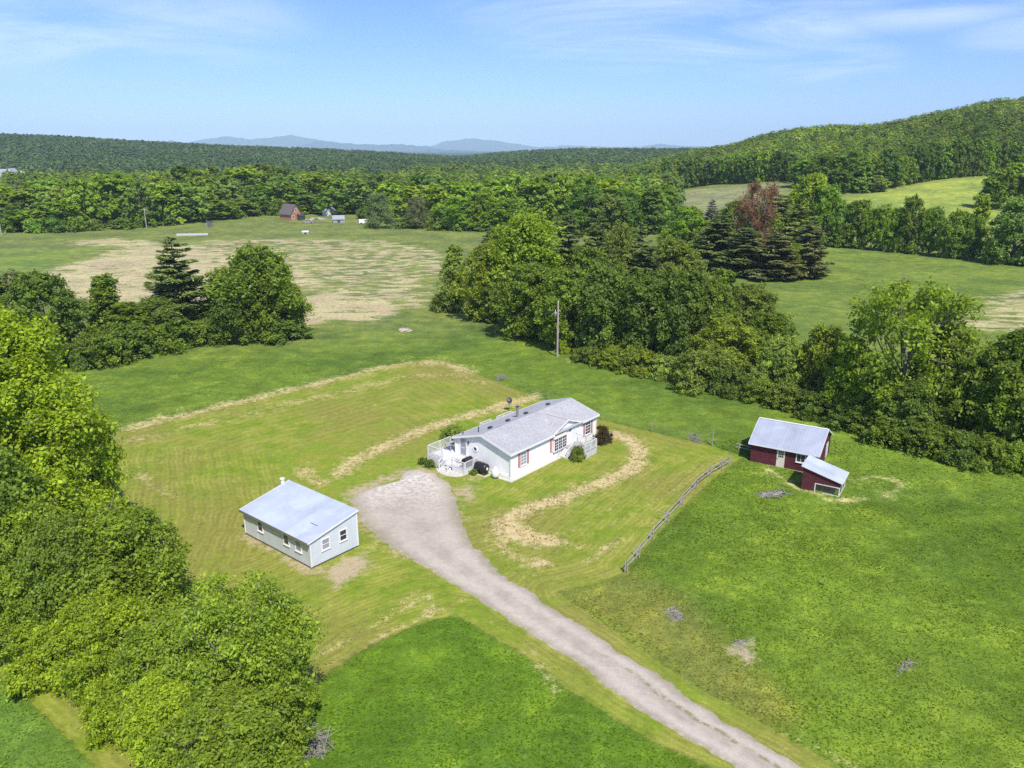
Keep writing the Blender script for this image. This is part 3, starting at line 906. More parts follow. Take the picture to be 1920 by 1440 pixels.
for px, py, top, w, c, lb in [
    (190, 685, 628, 110, 'mid', 'low shrub in the hedge beside the dark round tree'),
    (250, 668, 610, 120, 'dark', 'dark shrub below the pointed feathery tree'),
    (310, 655, 605, 110, 'mid', 'rounded shrub under the tall pine'),
    (365, 645, 600, 90, 'mid', 'shrub at the foot of the thin grey pole'),
    (362, 622, 588, 45, 'lime', 'small lime green sapling beside the thin grey pole'),
    (415, 640, 605, 90, 'dark', 'dark shrub right of the thin grey pole'),
    (520, 636, 600, 110, 'dark', 'low dark shrub skirting the big round hedge tree'),
    (160, 690, 640, 60, 'dark', 'small dark shrub at the right foot of the dark round tree')]:
    tree('shrub', px, py, top, w, c, lb, 'shrubs along the left hedge')

# --- clump behind the pole
for a in [
    ('slim', 851, 582, 463, 66, 'pale', 'slender pale green tree at the left end of the clump behind the pole'),
    ('shrub', 840, 584, 540, 60, 'olive', 'olive shrub at the foot of the slender pale tree'),
    ('round', 910, 600, 462, 110, 'gold', 'yellow-green round tree left in the clump behind the pole'),
    ('broad', 985, 600, 405, 150, 'bright', 'tall bright green tree, highest broadleaf of the clump behind the pole'),
    ('round', 945, 590, 435, 100, 'bright', 'bright green tree between the yellow-green one and the tallest broadleaf'),
    ('pine', 922, 500, 425, 60, 'pine', 'small dark pine top peeping out left of the tallest broadleaf'),
    ('pine', 1062, 580, 398, 120, 'pine', 'tall grey-green pine right of the tallest broadleaf'),
    ('pine', 1115, 585, 405, 110, 'pine', 'second tall pine, right of the taller grey-green one'),
    ('pine', 1198, 610, 438, 130, 'pine', 'dark layered pine standing alone above the right of the clump'),
    ('round', 1140, 580, 470, 90, 'pale', 'pale rounded tree between the pines'),
    ('round', 1160, 580, 430, 80, 'olive', 'olive green tree behind the dark layered pine'),
    ('round', 1262, 600, 455, 130, 'olive', 'wide olive tree right of the dark layered pine'),
    ('round', 1000, 632, 500, 140, 'mid', 'mid green tree in front, left of the utility pole'),
    ('round', 935, 605, 510, 90, 'mid', 'dark based leafy tree at the front left of the clump'),
    ('round', 1060, 650, 510, 130, 'mid', 'dense green tree directly behind the utility pole'),
    ('round', 1130, 668, 505, 130, 'dark', 'dark green tree right of the utility pole'),
    ('round', 1205, 680, 520, 130, 'dark', 'dark green tree in front of the layered pine'),
    ('round', 1270, 690, 515, 130, 'dark', 'darkest tree in the shaded middle of the clump front'),
    ('round', 1330, 685, 530, 110, 'mid', 'green tree behind the golden bush at the right end of the clump'),
    ('round', 1400, 650, 540, 110, 'olive', 'olive tree at the right end of the clump towards the field'),
    ('round', 1100, 640, 470, 110, 'mid', 'green tree standing under the two tall pines'),
    ('round', 1352, 702, 598, 130, 'gold', 'golden olive rounded bush-like tree right of the clump'),
    ('round', 1440, 690, 590, 110, 'mid', 'mid green tree where the clump meets the barn hedge'),
    ('slim', 1350, 640, 510, 80, 'mid', 'narrow green tree poking up behind the golden olive one')]:
    tree(*a, GC)
for px, py, top, w, c, lb in [
    (1058, 664, 640, 26, 'lime', 'small lime bush beside the foot of the utility pole'),
    (1110, 680, 652, 60, 'olive', 'low olive shrub right of the utility pole'),
    (1150, 690, 655, 70, 'gold', 'yellowish shrub in the row below the dark trees'),
    (1200, 700, 660, 80, 'gold', 'yellowish shrub next to the big olive one'),
    (1250, 708, 670, 70, 'pale', 'pale shrub left of the big olive one'),
    (1312, 728, 662, 120, 'olive', 'big dull olive shrub bulging into the back meadow'),
    (1370, 740, 690, 70, 'dark', 'dark shrub right of the big olive one'),
    (1085, 676, 655, 34, 'mid', 'small green shrub nearest the utility pole')]:
    tree('shrub', px, py, top, w, c, lb, 'shrubs along the back meadow')

# --- hedge behind the barn
for a in [
    ('round', 1462, 742, 636, 95, 'pale', 'pale grey-green small tree left in the hedge behind the barn'),
    ('round', 1535, 758, 618, 105, 'gold', 'golden green tree in the hedge left of the big spreading one'),
    ('open', 1680, 800, 542, 215, 'bright', 'big spreading open tree above the hedge behind the barn'),
    ('round', 1600, 790, 655, 110, 'bright', 'bright leafed tree at the left foot of the big spreading one'),
    ('round', 1645, 805, 690, 110, 'bright', 'bushy bright tree in front of the big spreading one'),
    ('round', 1745, 805, 620, 130, 'olive', 'olive tree right of the big spreading one'),
    ('round', 1870, 850, 628, 170, 'mid', 'broad dark green tree near the right border behind the barn field'),
    ('round', 1800, 830, 680, 110, 'mid', 'mid green tree between the olive one and the broad dark one'),
    ('round', 1955, 855, 640, 150, 'mid', 'green tree cut off by the right border, right of the broad dark one'),
    ('round', 1700, 825, 720, 120, 'dark', 'shaded dark tree low in the hedge behind the barn'),
    ('slim', 1500, 745, 650, 60, 'mid', 'narrow green tree between the pale and the golden one'),
    ('round', 1770, 790, 690, 90, 'gold', 'small golden tree tucked right of the big spreading one')]:
    tree(*a, GR)
for px, py, top, w, c, lb in [
    (1425, 752, 715, 80, 'mid', 'green shrub at the left end of the barn hedge'),
    (1475, 765, 725, 90, 'olive', 'olive shrub in the barn hedge left of the roof ridge'),
    (1530, 782, 740, 80, 'dark', 'dark shrub just behind the barn roof'),
    (1600, 805, 760, 90, 'dark', 'dark shrub right behind the barn gable'),
    (1660, 830, 785, 100, 'mid', 'green shrub at the front of the barn hedge'),
    (1730, 850, 800, 100, 'mid', 'rounded green shrub in the middle of the barn hedge front'),
    (1800, 865, 815, 100, 'dark', 'dark shrub under the broad dark tree'),
    (1860, 878, 830, 90, 'mid', 'green shrub near the right end of the barn hedge'),
    (1915, 885, 835, 80, 'bright', 'bright shrub at the right border in the barn hedge')]:
    tree('shrub', px, py, top, w, c, lb, 'shrubs along the barn hedge')

# --- evergreen clump
for a in [
    ('round', 1295, 470, 392, 80, 'bright', 'bright green broadleaf at the left of the evergreen clump'),
    ('round', 1275, 448, 388, 55, 'mid', 'mid green tree at the far left of the evergreen clump'),
    ('bare', 1410, 506, 346, 84, 'rust', 'dead rust-red tree standing up out of the evergreen clump'),
    ('spruce', 1330, 470, 372, 58, 'ash', 'grey-brown thinning tree left of the dead red one'),
    ('round', 1372, 470, 380, 70, 'mid', 'green broadleaf between the grey-brown tree and the dead red one'),
    ('pine', 1345, 505, 402, 135, 'pine', 'layered dark pine at the front left of the evergreen clump'),
    ('pine', 1450, 500, 362, 130, 'pine', 'tall dark pine right behind the dead red tree'),
    ('pine', 1395, 517, 425, 135, 'pine', 'layered green pine in front of the dead red tree'),
    ('pine', 1448, 524, 432, 118, 'brown', 'brownish evergreen in the front of the evergreen clump'),
    ('pine', 1510, 520, 412, 98, 'brown', 'brownish evergreen at the right end of the evergreen clump'),
    ('pine', 1490, 495, 380, 115, 'pine', 'dark pine between the two brownish evergreens'),
    ('round', 1487, 522, 460, 48, 'bright', 'small bright green tree between the two brownish evergreens'),
    ('round', 1365, 512, 470, 45, 'mid', 'small green tree under the layered pine'),
    ('spruce', 1395, 470, 365, 50, 'pine', 'narrow dark spruce just left of the dead red tree'),
    ('round', 1425, 505, 398, 90, 'mid', 'rounded green tree behind the brownish evergreens, right of the dead red tree'),
    ('round', 1335, 495, 420, 80, 'olive', 'olive rounded tree behind the layered pine at the front left'),
    ('shrub', 1400, 518, 500, 70, 'mid', 'low green shrub skirting the evergreen clump'),
    ('shrub', 1345, 508, 488, 60, 'mid', 'low shrub at the front left of the evergreen clump'),
    ('round', 1250, 470, 430, 40, 'bright', 'small bright tree at the gap left of the evergreen clump')]:
    tree(*a, GK)

# --- hedgerow of the right field
ROW = [('round', 1515, 450, 330, 90, 'lime', 'tallest lime green tree at the left end of the right hedgerow'),
       ('round', 1545, 455, 352, 70, 'bright', 'bright green tree just right of the tallest lime one in the hedgerow'),
       ('round', 1575, 462, 385, 56, 'mid', 'mid green hedgerow tree left of the broad dark-trunked one'),
       ('round', 1606, 465, 378, 64, 'mid', 'broad hedgerow tree with a dark trunk base'),
       ('round', 1648, 470, 388, 52, 'mid', 'squat hedgerow tree left of the pointed one'),
       ('round', 1704, 475, 373, 60, 'mid', 'pointed hedgerow tree below the lime field'),
       ('round', 1675, 472, 392, 46, 'bright', 'bright small hedgerow tree between the squat and the pointed one'),
       ('round', 1742, 478, 392, 52, 'bright', 'yellowish hedgerow tree right of the pointed one'),
       ('round', 1780, 484, 398, 58, 'mid', 'dark crowned hedgerow tree left of the tall gold one'),
       ('slim', 1826, 486, 366, 50, 'gold', 'tall narrow golden hedgerow tree'),
       ('round', 1808, 486, 405, 50, 'mid', 'low hedgerow tree at the left foot of the golden one'),
       ('round', 1895, 496, 376, 100, 'pale', 'big pale green hedgerow tree near the right border'),
       ('round', 1950, 500, 380, 90, 'bright', 'bright hedgerow tree cut off by the right border'),
       ('shrub', 1860, 494, 455, 50, 'mid', 'low green bush between the golden and the big pale hedgerow trees'),
       ('shrub', 1565, 462, 430, 60, 'dark', 'dark bush under the bright hedgerow trees'),
       ('round', 1482, 440, 368, 60, 'mid', 'mid green tree between the evergreen clump and the lime hedgerow tree'),
       ('round', 1867, 392, 318, 70, 'mid', 'round tree of the copse at the right border above the hedgerow'),
       ('round', 1905, 390, 308, 80, 'bright', 'bright tree of the copse at the right border'),
       ('round', 1945, 395, 312, 80, 'mid', 'tree of the copse cut off by the right border'),
       ('round', 1850, 392, 350, 40, 'mid', 'small tree at the left end of the right copse')]
for a in ROW: tree(*a, GW)

# --- treeline of the far side: generated along its foot, each tree told apart by the landmark left of it
LM = [(0, 'the pale pole at the left border'), (272, 'the thin far pole'), (345, 'the long low hoop house'), (394, 'the little outhouse'), (441, 'the pale far pole'), (548, 'the orange red farmhouse'),
      (625, 'the grey farm sheds'), (690, 'the white van'), (745, 'the big grey willow'), (805, 'the smaller grey willow'), (900, 'the corner of the hay field'),
      (1058, 'the bare grey tree'), (1220, 'the dark conical tree')]
COUNT = {}
ORD = ['first', 'second', 'third', 'fourth', 'fifth', 'sixth', 'seventh', 'eighth', 'ninth', 'tenth', 'eleventh', 'twelfth', 'thirteenth', 'fourteenth', 'fifteenth']
WORDS = dict(lime='lime green', bright='bright green', mid='mid green', dark='dark green', olive='olive green', pale='pale green', gold='golden green', grey='grey green', pine='dark needled')
def ordinal(row, px):
    lm = [l for l in LM if l[0] <= px] or [LM[0]]
    key = (row, lm[-1][1])
    COUNT[key] = COUNT.get(key, 0) + 1
    return '%s right of %s' % (ORD[COUNT[key] - 1], lm[-1][1])
FOOT = [(-60, 434), (60, 434), (130, 433), (180, 428), (280, 424), (380, 414), (450, 404), (540, 400), (620, 402), (690, 408), (760, 426), (850, 430), (900, 432), (1000, 432), (1100, 438), (1180, 442), (1260, 444)]
fx, fy = zip(*FOOT)
rt = random.Random(5)
tree('willow', 712, 428, 364, 66, 'grey', 'big rounded grey willow at the far edge of the hay field', GT, 2)
tree('willow', 782, 428, 370, 54, 'grey', 'smaller grey willow right of the big one', GT, 2)
tree('bare', 1060, 418, 338, 62, 'ash', 'leafless grey tree in the far treeline', GT)
tree('slim', 1222, 438, 352, 74, 'dark', 'dark conical tree standing free before the far field', GT, 2)
tree('round', 1170, 440, 358, 70, 'mid', 'mid green tree just left of the dark conical one', GT)
tree('bare', 915, 420, 378, 30, 'ash', 'small bare twiggy tree at the corner of the hay field', GT)
tree('broad', 218, 422, 332, 100, 'bright', 'broad crowned bright tree, largest on the left of the far treeline', GT)
tree('broad', 1000, 425, 338, 84, 'bright', 'broad bright crown in the far treeline left of the bare grey tree', GT)
SPECIAL = [(712, 40), (782, 34), (1060, 25), (1222, 45), (218, 40), (1000, 36), (1170, 25)]
def pick(r): return rt.choices(['bright', 'mid', 'lime', 'olive', 'dark', 'pale'], r)[0]
px = -30
while px < 1255:
    if not any(abs(px - s) < d for s, d in SPECIAL):
        base = float(np.interp(px, fx, fy))
        top = rt.uniform(338, 378) if px > 130 else rt.uniform(362, 396)
        c = pick([4, 5, 2, 2, 2, 1])
        tree('round', px, base, top, rt.uniform(62, 104), c, '%s front tree, %s' % (WORDS[c], ordinal('front', px)), GT)
    px += rt.uniform(38, 56)
px = -35
while px < 1250:
    base = float(np.interp(px, fx, fy))
    lo = float(np.interp(px, [-40, 60, 180, 300, 480, 640, 800, 1000, 1250], [352, 350, 338, 326, 316, 332, 338, 338, 346]))
    c = pick([5, 3, 4, 2, 1, 1])
    tree('round', px, base, lo + rt.uniform(-8, 14), rt.uniform(66, 104), c, '%s second-rank treetop, %s' % (WORDS[c], ordinal('second', px)), GT, 3, None, 1.0, rt.uniform(22, 34))
    px += rt.uniform(36, 52)
px = -35
while px < 1250:
    base = float(np.interp(px, fx, fy))
    lo = float(np.interp(px, [-40, 60, 180, 300, 480, 640, 800, 1000, 1250], [346, 344, 334, 322, 312, 326, 332, 330, 338]))
    c = pick([4, 4, 2, 2, 2, 1])
    tree('round', px, base, lo + rt.uniform(-5, 12), rt.uniform(58, 90), c, '%s rear-rank treetop, %s' % (WORDS[c], ordinal('rear', px)), GT, 3, None, .95, rt.uniform(56, 72))
    px += rt.uniform(34, 50)
px = -20
while px < 1250:
    base = float(np.interp(px, fx, fy)) + rt.uniform(1, 4)
    if not (525 < px < 660 or 690 < px < 735 or 340 < px < 400 or 1195 < px < 1245):
        c = pick([2, 4, 1, 2, 3, 0])
        tree('shrub', px, base, base - rt.uniform(16, 30), rt.uniform(34, 60), c, '%s low bush, %s' % (WORDS[c], ordinal('bush', px)), 'bushes at the foot of the far treeline', 3)
    px += rt.uniform(36, 50)

# --- foot of the wooded hill
LM = [(1100, 'the tan far field corner'), (1335, 'the middle of the tan far field'), (1480, 'the rounded copse on the slope'), (1675, 'the lime field corner'), (1800, 'the middle of the lime field')]
EX = [(1170, 368), (1240, 360), (1334, 346), (1434, 340), (1500, 338)]
EX2 = [(1681, 350), (1758, 336), (1855, 327), (1920, 323), (1980, 320)]
for E_, step in ((EX, 20), (EX2, 19)):
    ex, ey = zip(*E_)
    px = ex[0]
    while px < ex[-1]:
        base = float(np.interp(px, ex, ey))
        hpx = rt.uniform(44, 60) if E_ is EX else rt.uniform(50, 72)
        c = pick([3, 5, 1, 1, 4, 0])
        tree('round', px, base, base - hpx, rt.uniform(32, 44), c, '%s hill-foot tree, %s' % (WORDS[c], ordinal('hill', px)), GE, 3, None, .85)
        px += rt.uniform(.8, 1.2) * step
COP = [(1505, 352, 298, 60, 'bright', 'leftmost bright tree of the rounded copse on the slope'), (1545, 356, 292, 76, 'mid', 'round mid green tree in the left half of the slope copse'),
       (1590, 358, 286, 78, 'bright', 'tallest bright tree in the middle of the slope copse'), (1632, 356, 296, 62, 'mid', 'mid green tree in the right half of the slope copse'),
       (1570, 362, 318, 60, 'mid', 'lower tree at the front of the slope copse'), (1660, 352, 282, 58, 'dark', 'dark tree right of the slope copse'),
       (1530, 362, 326, 50, 'olive', 'olive tree at the left foot of the slope copse'), (1610, 362, 332, 46, 'pale', 'pale low tree in front of the slope copse'),
       (1640, 360, 330, 50, 'pale', 'pale bush-like tree at the right foot of the slope copse')]
for px, py, top, w, c, lb in COP: tree('round', px, py, top, w, c, lb, 'rounded copse on the slope', 3, None, .9)
print('TREES', len(TREES))


# ------------------------------------------------------------------ forest too far and dense to count
def forest():
    rnd = np.random.RandomState(21)
    Q, CLR, CLP = [], [], []
    taken = np.array([[t[0].location.x, t[0].location.y] for t in TREES])
    def plant(xy, H, R, nl, leaf, colr):
        n = len(xy)
        if not n: return
        z = hgt(xy[:, 0], xy[:, 1])
        d = unit(rnd.normal(size=(n, nl, 3)) + np.array([0, 0, .35]))
        lump = rnd.uniform(.7, 1.08, (n, nl, 1))
        h = H * rnd.uniform(.7, 1.25, n); r = R * rnd.uniform(.65, 1.3, n)
        N0 = d
        C = d * lump * np.stack([r, r, h * .5], -1)[:, None] + np.stack([xy[:, 0], xy[:, 1], z + h * .5], -1)[:, None]
        N = unit(d * .9 + np.array([0, 0, .35]) + rnd.normal(size=d.shape) * .16)
        q = leaf_quads(C.reshape(-1, 3), N.reshape(-1, 3), leaf, .75, rnd)
        Q.append(q)
        CLR.append(np.repeat(colr, nl, 0)); CLP.append(rnd.uniform(0, 1, n * nl))
    def cols(xy, dark=0.0):
        n = len(xy)
        pal = np.array([(.16, .245, .045), (.2, .29, .045), (.125, .2, .045), (.1, .16, .045), (.26, .345, .055), (.19, .225, .07)])
        p = np.array([.28, .24, .22, .1, .1, .06])
        c = pal[rnd.choice(len(pal), n, p=p)]
        nz = vnoise(xy[:, 0], xy[:, 1], 90, 8)[:, None]
        c = c * (.55 + .6 * nz + .3 * vnoise(xy[:, 0], xy[:, 1], 35, 9)[:, None]) * rnd.uniform(.85, 1.15, (n, 1))
        return c * (1 - dark) + np.array([.06, .11, .055]) * dark
    def grid(y0, y1, t0, t1, sp):
        yy = np.arange(y0, y1, sp)
        out = []
        for y in yy:
            x = np.arange(t0 * y, t1 * y, sp)
            out.append(np.stack([x, np.full(x.shape, y)], -1))
        g = np.concatenate(out)
        return g + rnd.uniform(-.45, .45, g.shape) * sp
    # the wooded hill
    edge_px = [(1170, 372), (1240, 362), (1334, 347), (1434, 340), (1490, 350), (1580, 356), (1670, 352), (1690, 347), (1758, 336), (1855, 327), (1990, 322), (2300, 318)]
    E = np.array([G(*p) for p in edge_px])
    et, ey = E[:, 0] / E[:, 1], E[:, 1]
    g = grid(380, 960, .1, .8, 6.8)
    t = g[:, 0] / g[:, 1]
    lim = np.interp(t, et, ey)
    ok = (g[:, 1] > lim + 16) & (t > et[0])
    g = g[ok]
    nearm = g[:, 1] < 640
    plant(g[nearm], 15, 5.0, 230, .8, cols(g[nearm]))
    plant(g[~nearm], 15, 5.2, 120, 1.15, cols(g[~nearm]))
    # wood behind the far treeline
    g = grid(395, 620, -.62, .2, 8)
    t = g[:, 0] / g[:, 1]
    front = np.interp(t, [-.62, -.4, -.25, -.1, .0, .2], [400, 425, 470, 405, 395, 395])
    g = g[g[:, 1] > front + 4]
    plant(g, 15, 5.2, 130, 1.1, cols(g))
    g = grid(620, 960, -.12, .25, 10)
    plant(g, 15, 5.6, 50, 1.8, cols(g, .2))
    # the long ridge
    g = grid(900, 1900, -.8, .8, 11.5)
    t = g[:, 0] / g[:, 1]
    g = g[(g[:, 1] > 960 + 90 * vnoise(g[:, 0], g[:, 1], 160, 2)) & (hgt(g[:, 0], g[:, 1]) > -1) & ((t < .3) | (g[:, 1] > 1500))]
    plant(g, 12, 6.4, 34, 2.3, cols(g, .72))
    P = np.concatenate(Q)
    me = quads('forest', P, [M['forest']], {'clump': ('FLOAT', np.concatenate(CLP)), 'tree_colour': ('FLOAT_COLOR', np.concatenate([np.concatenate(CLR), np.ones((len(P), 1))], -1))})
    o = bpy.data.objects.new('forest', me); col.objects.link(o)
    tag(o, 'dense broadleaf forest covering the hill and the far ridge', 'forest', kind='stuff')
forest()

# ------------------------------------------------------------------ tall grass and cut hay (nobody could count it)
def near_edge(X, Y, poly): return sdf(poly, X, Y)
def lookup(px, py):
    """bilinear ground cover of the sheet at scattered points"""
    i = np.clip(np.searchsorted(xs, px) - 1, 0, nx - 2); j = np.clip(np.searchsorted(ys, py) - 1, 0, ny - 2)
    fx = ((px - xs[i]) / (xs[i + 1] - xs[i])); fy = ((py - ys[j]) / (ys[j + 1] - ys[j]))
    def g(A):
        e = (lambda q: q[..., None]) if A.ndim == 3 else (lambda q: q)
        return (A[j, i] * e(1 - fx) + A[j, i + 1] * e(fx)) * e(1 - fy) + (A[j + 1, i] * e(1 - fx) + A[j + 1, i + 1] * e(fx)) * e(fy)
    return g
def tall_grass():
    rnd = np.random.RandomState(31)
    n = 520000
    y = rnd.uniform(22, 125, n); t = rnd.uniform(-.72, .72, n)
    x = t * (y + 8)
    d = np.hypot(x, y)
    keep = rnd.uniform(size=n) * (1.1 - .75 * vnoise(x, y, 6, 44)) ** -.5 < np.clip((62 / d) ** 1.3, 0, 1) * np.clip(d / 60, .35, 1)
    x, y = x[keep], y[keep]
    g = lookup(x, y)
    m, b, st, zz, cc = g(dl), g(ba_), g(st_), g(Z), g(zc)
    ok = (m < -.1) & (b < .45) & (st < .5) & (sdf(DRIVE_POLY, x, y) < -.6)
    for O, A, x0, x1, y0, y1 in ((BO_, BA_, -.1, 6.9, 0, 7.1), (CO_, CA_, 0, 3.6, 0, 3)):
        ux, uy = math.cos(A), math.sin(A)
        a = (x - O[0]) * ux + (y - O[1]) * uy; c = -(x - O[0]) * uy + (y - O[1]) * ux
        ok &= ~((a > x0) & (a < x1) & (c > y0) & (c < y1))
    x, y, zz, cc = x[ok], y[ok], zz[ok], cc[ok]
    n = len(x)
    dens = vnoise(x, y, 2.6, 41) * .6 + vnoise(x, y, .9, 42) * .4
    hgt_ = (.05 + .11 * dens ** 1.3) * rnd.uniform(.6, 1.3, n) * np.where(y > 84, .6, 1)
    P0 = np.stack([x, y, zz - .03], -1)
    a = rnd.uniform(0, 6.28, n)
    w = rnd.uniform(.035, .07, n) * (1 + np.hypot(x, y) / 90)
    s = np.stack([np.cos(a) * w, np.sin(a) * w, np.zeros(n)], -1)
    lean = np.stack([rnd.normal(.25, .45, n), rnd.normal(-.15, .45, n), np.zeros(n)], -1) * hgt_[:, None] * 2.2
    s = unit(np.cross(lean, np.array([0, 0, 1.0]))) * w[:, None]
    up = np.array([0, 0, 1.0])
    mid = P0 + lean * .35 + up * (hgt_ * .6)[:, None]
    tip = P0 + lean + up * hgt_[:, None]
    q = np.stack([P0 - s * .7, P0 + s * .7, mid + s, tip - s * .15], 1)
    c = cc * rnd.uniform(.95, 1.35, (n, 1)) * (.85 + .5 * dens[:, None]) * (.8 + .4 * vnoise(x, y, 4.5, 47)[:, None])
    yl = (rnd.uniform(size=n) < .06)[:, None]
    c = np.where(yl, c * np.array([1.35, 1.12, 1.2]), c)
    me = quads('tall_grass', q, [M['blade']], {'tree_colour': ('FLOAT_COLOR', np.concatenate([c, np.ones((n, 1))], -1))})
    o = bpy.data.objects.new('tall_grass', me); col.objects.link(o)
    tag(o, 'uncut tufted meadow grass around the mown lawn', 'grass', kind='stuff')
def cut_hay():
    rnd = np.random.RandomState(33)
    n = 330000
    y = rnd.uniform(26, 128, n); x = rnd.uniform(-.62, .5, n) * (y + 8)
    g = lookup(x, y)
    m, st, zz = g(dl), g(st_), g(Z)
    patchy = vnoise(x, y, .9, 51)
    rows = np.sin(m * 6.5 + 5 * vnoise(x, y, 3, 52))
    p = np.clip(st, 0, 1) ** 1.3 * .75 * (patchy > .35) + .05 * (rows > .5) * (patchy > .6) * (vnoise(x, y, 7, 53) > .5) + .025 * (patchy > .78)
    ok = (m > -.1) & (rnd.uniform(size=n) < p) & (sdf(DRIVE_POLY, x, y) < -.1)
    ux, uy = math.cos(HOUSE_A), math.sin(HOUSE_A)
    a = (x - HOUSE_O[0]) * ux + (y - HOUSE_O[1]) * uy; c = -(x - HOUSE_O[0]) * uy + (y - HOUSE_O[1]) * ux
    ok &= ~((a > -3) & (a < 16) & (c > -3.2) & (c < 10.6))
    x, y, zz = x[ok], y[ok], zz[ok]
    n = len(x)
    C = np.stack([x, y, zz + rnd.uniform(.01, .09, n)], -1)
    N = unit(np.array([0, 0, 1.0]) + rnd.normal(size=(n, 3)) * .4)
    q = leaf_quads(C, N, .13, .3, rnd)
    c = np.array([.52, .42, .21]) * rnd.uniform(.6, 1.25, (n, 1)) * np.where(rnd.uniform(size=(n, 1)) < .3, np.array([[.75, .95, .7]]), 1)
    me = quads('cut_hay', q, [M['blade']], {'tree_colour': ('FLOAT_COLOR', np.concatenate([c, np.ones((n, 1))], -1))})
    o = bpy.data.objects.new('cut_hay', me); col.objects.link(o)
    tag(o, 'dry straw-coloured hay clippings left in rows on the mown lawn', 'hay', kind='stuff')
BO_, BA_ = (25.53, 78.3), math.radians(-31.8)
CO_, CA_ = (28.62, 71.4), math.radians(-32.3)
def blade_mat():
    m, nt, out = new_mat('grass_blades'); k = NT(nt)
    c = k.attr('tree_colour').outputs['Color']
    d = k.n('BsdfDiffuse'); k.l(c, d.inputs[0])
    geo = k.n('NewGeometry'); va = k.n('VectorMath', operation='ADD'); k.l(geo.outputs['Normal'], va.inputs[0]); va.inputs[1].default_value = (0, 0, 1.6)
    vn = k.n('VectorMath', operation='NORMALIZE'); k.l(va.outputs[0], vn.inputs[0]); k.l(vn.outputs[0], d.inputs['Normal'])
    t = k.n('BsdfTranslucent'); k.l(c, t.inputs[0])
    mx = k.n('MixShader'); mx.inputs[0].default_value = .5
    k.l(d.outputs[0], mx.inputs[1]); k.l(t.outputs[0], mx.inputs[2]); k.l(mx.outputs[0], out.inputs[0])
    return m
M['blade'] = blade_mat()
tall_grass()
cut_hay()


# ------------------------------------------------------------------ helpers for walls
class Wall:
    """maps (along, out, up) of a wall to the local axes of its building"""
    def __init__(s, fn): s.fn = fn
    def box(s, mb, a0, a1, o0, o1, z0, z1):
        p, q = s.fn(a0, o0, z0), s.fn(a1, o1, z1)
        return mb.box(p, q)

def window(par, W, a0, a1, z0, z1, glass, cols=1, rows=2, frame=.07, mat='white_paint', label=None, sill=True):
    mb = MB()
    for x in (a0 - frame, a1): W.box(mb, x, x + frame, .003, .06, z0 - frame, z1 + frame)
    for z in (z0 - frame, z1): W.box(mb, a0, a1, .003, .06, z, z + frame)
    fr = mb.build('window', M[mat], par)
    if label: fr['label'] = label
    p = MB(); W.box(p, a0, a1, .006, .02, z0, z1)
    p.build('pane', M[glass], fr)
    b = MB()
    for i in range(1, cols): x = a0 + (a1 - a0) * i / cols; W.box(b, x - .018, x + .018, .022, .045, z0, z1)
    for i in range(1, rows):
        z = z0 + (z1 - z0) * i / rows; W.box(b, a0, a1, .024, .05, z - .022, z + .022)
    if b.v: b.build('muntins', M[mat], fr)
    if sill:
        q = MB(); W.box(q, a0 - frame - .04, a1 + frame + .04, .003, .1, z0 - frame - .05, z0 - frame - .003)
        q.build('sill', M[mat], fr)
    return fr

def railing(mb, a, b, z0, z1, step=.16, post=.09, bal=.035, posts=True, top=.09):
    a, b = Vector(a), Vector(b)
    L = (b - a).length
    up = Vector((0, 0, 1))
    n = max(1, int(round(L / 1.5)))
    if posts:
        for i in range(n + 1):
            p = a + (b - a) * i / n
            mb.box((p.x - post / 2, p.y - post / 2, z0), (p.x + post / 2, p.y + post / 2, z1 - .021))
    mb.bar(a + up * z1, b + up * z1, top, .042)
    mb.bar(a + up * (z0 + .12), b + up * (z0 + .12), .05, .05)
    k = int(L / step)
    for i in range(1, k):
        p = a + (b - a) * i / k
        mb.box((p.x - bal / 2, p.y - bal / 2, z0 + .145), (p.x + bal / 2, p.y + bal / 2, z1 - .022))

def L2W(O, A, x, y, z=0.0):
    return (O[0] + x * math.cos(A) - y * math.sin(A), O[1] + x * math.sin(A) + y * math.cos(A), z)

# ------------------------------------------------------------------ white ranch house
HO, HA = HOUSE_O, HOUSE_A
HL, HW, EV, RG = 15.45, 7.45, 2.74, 3.92
house = empty('ranch_house', (HO[0], HO[1], 0), HA, 'long white ranch house with grey shingled roof and pink shutters', 'house')
MIDY = HW / 2
mb = MB()
zt = EV + .3 * (RG - EV) / (MIDY + .3) - .02
mb.prism([(0, 0, .42), (0, HW, .42), (0, HW, zt), (0, MIDY, RG - .05), (0, 0, zt)], (HL, 0, 0))
mb.prism([(7.75, -.001, 2.6), (11.75, -.001, 2.6), (11.9, -.001, 2.8), (9.75, -.001, 3.62), (7.6, -.001, 2.8)], (0, .6, 0))
mb.build('wall', M['white_siding'], house)
mb = MB()
mb.box((-.02, -.02, -.2), (HL + .02, HW + .02, .418))
mb.build('skirting', M['white_siding'], house)
mb = MB()
x0, x1, y0, y1 = -.32, HL + .32, -.32, HW + .32
th = .1
mb.prism([(x0, y0, EV), (x0, MIDY, RG), (x0, y1, EV), (x0, y1, EV + th), (x0, MIDY, RG + th), (x0, y0, EV + th)], (x1 - x0, 0, 0))
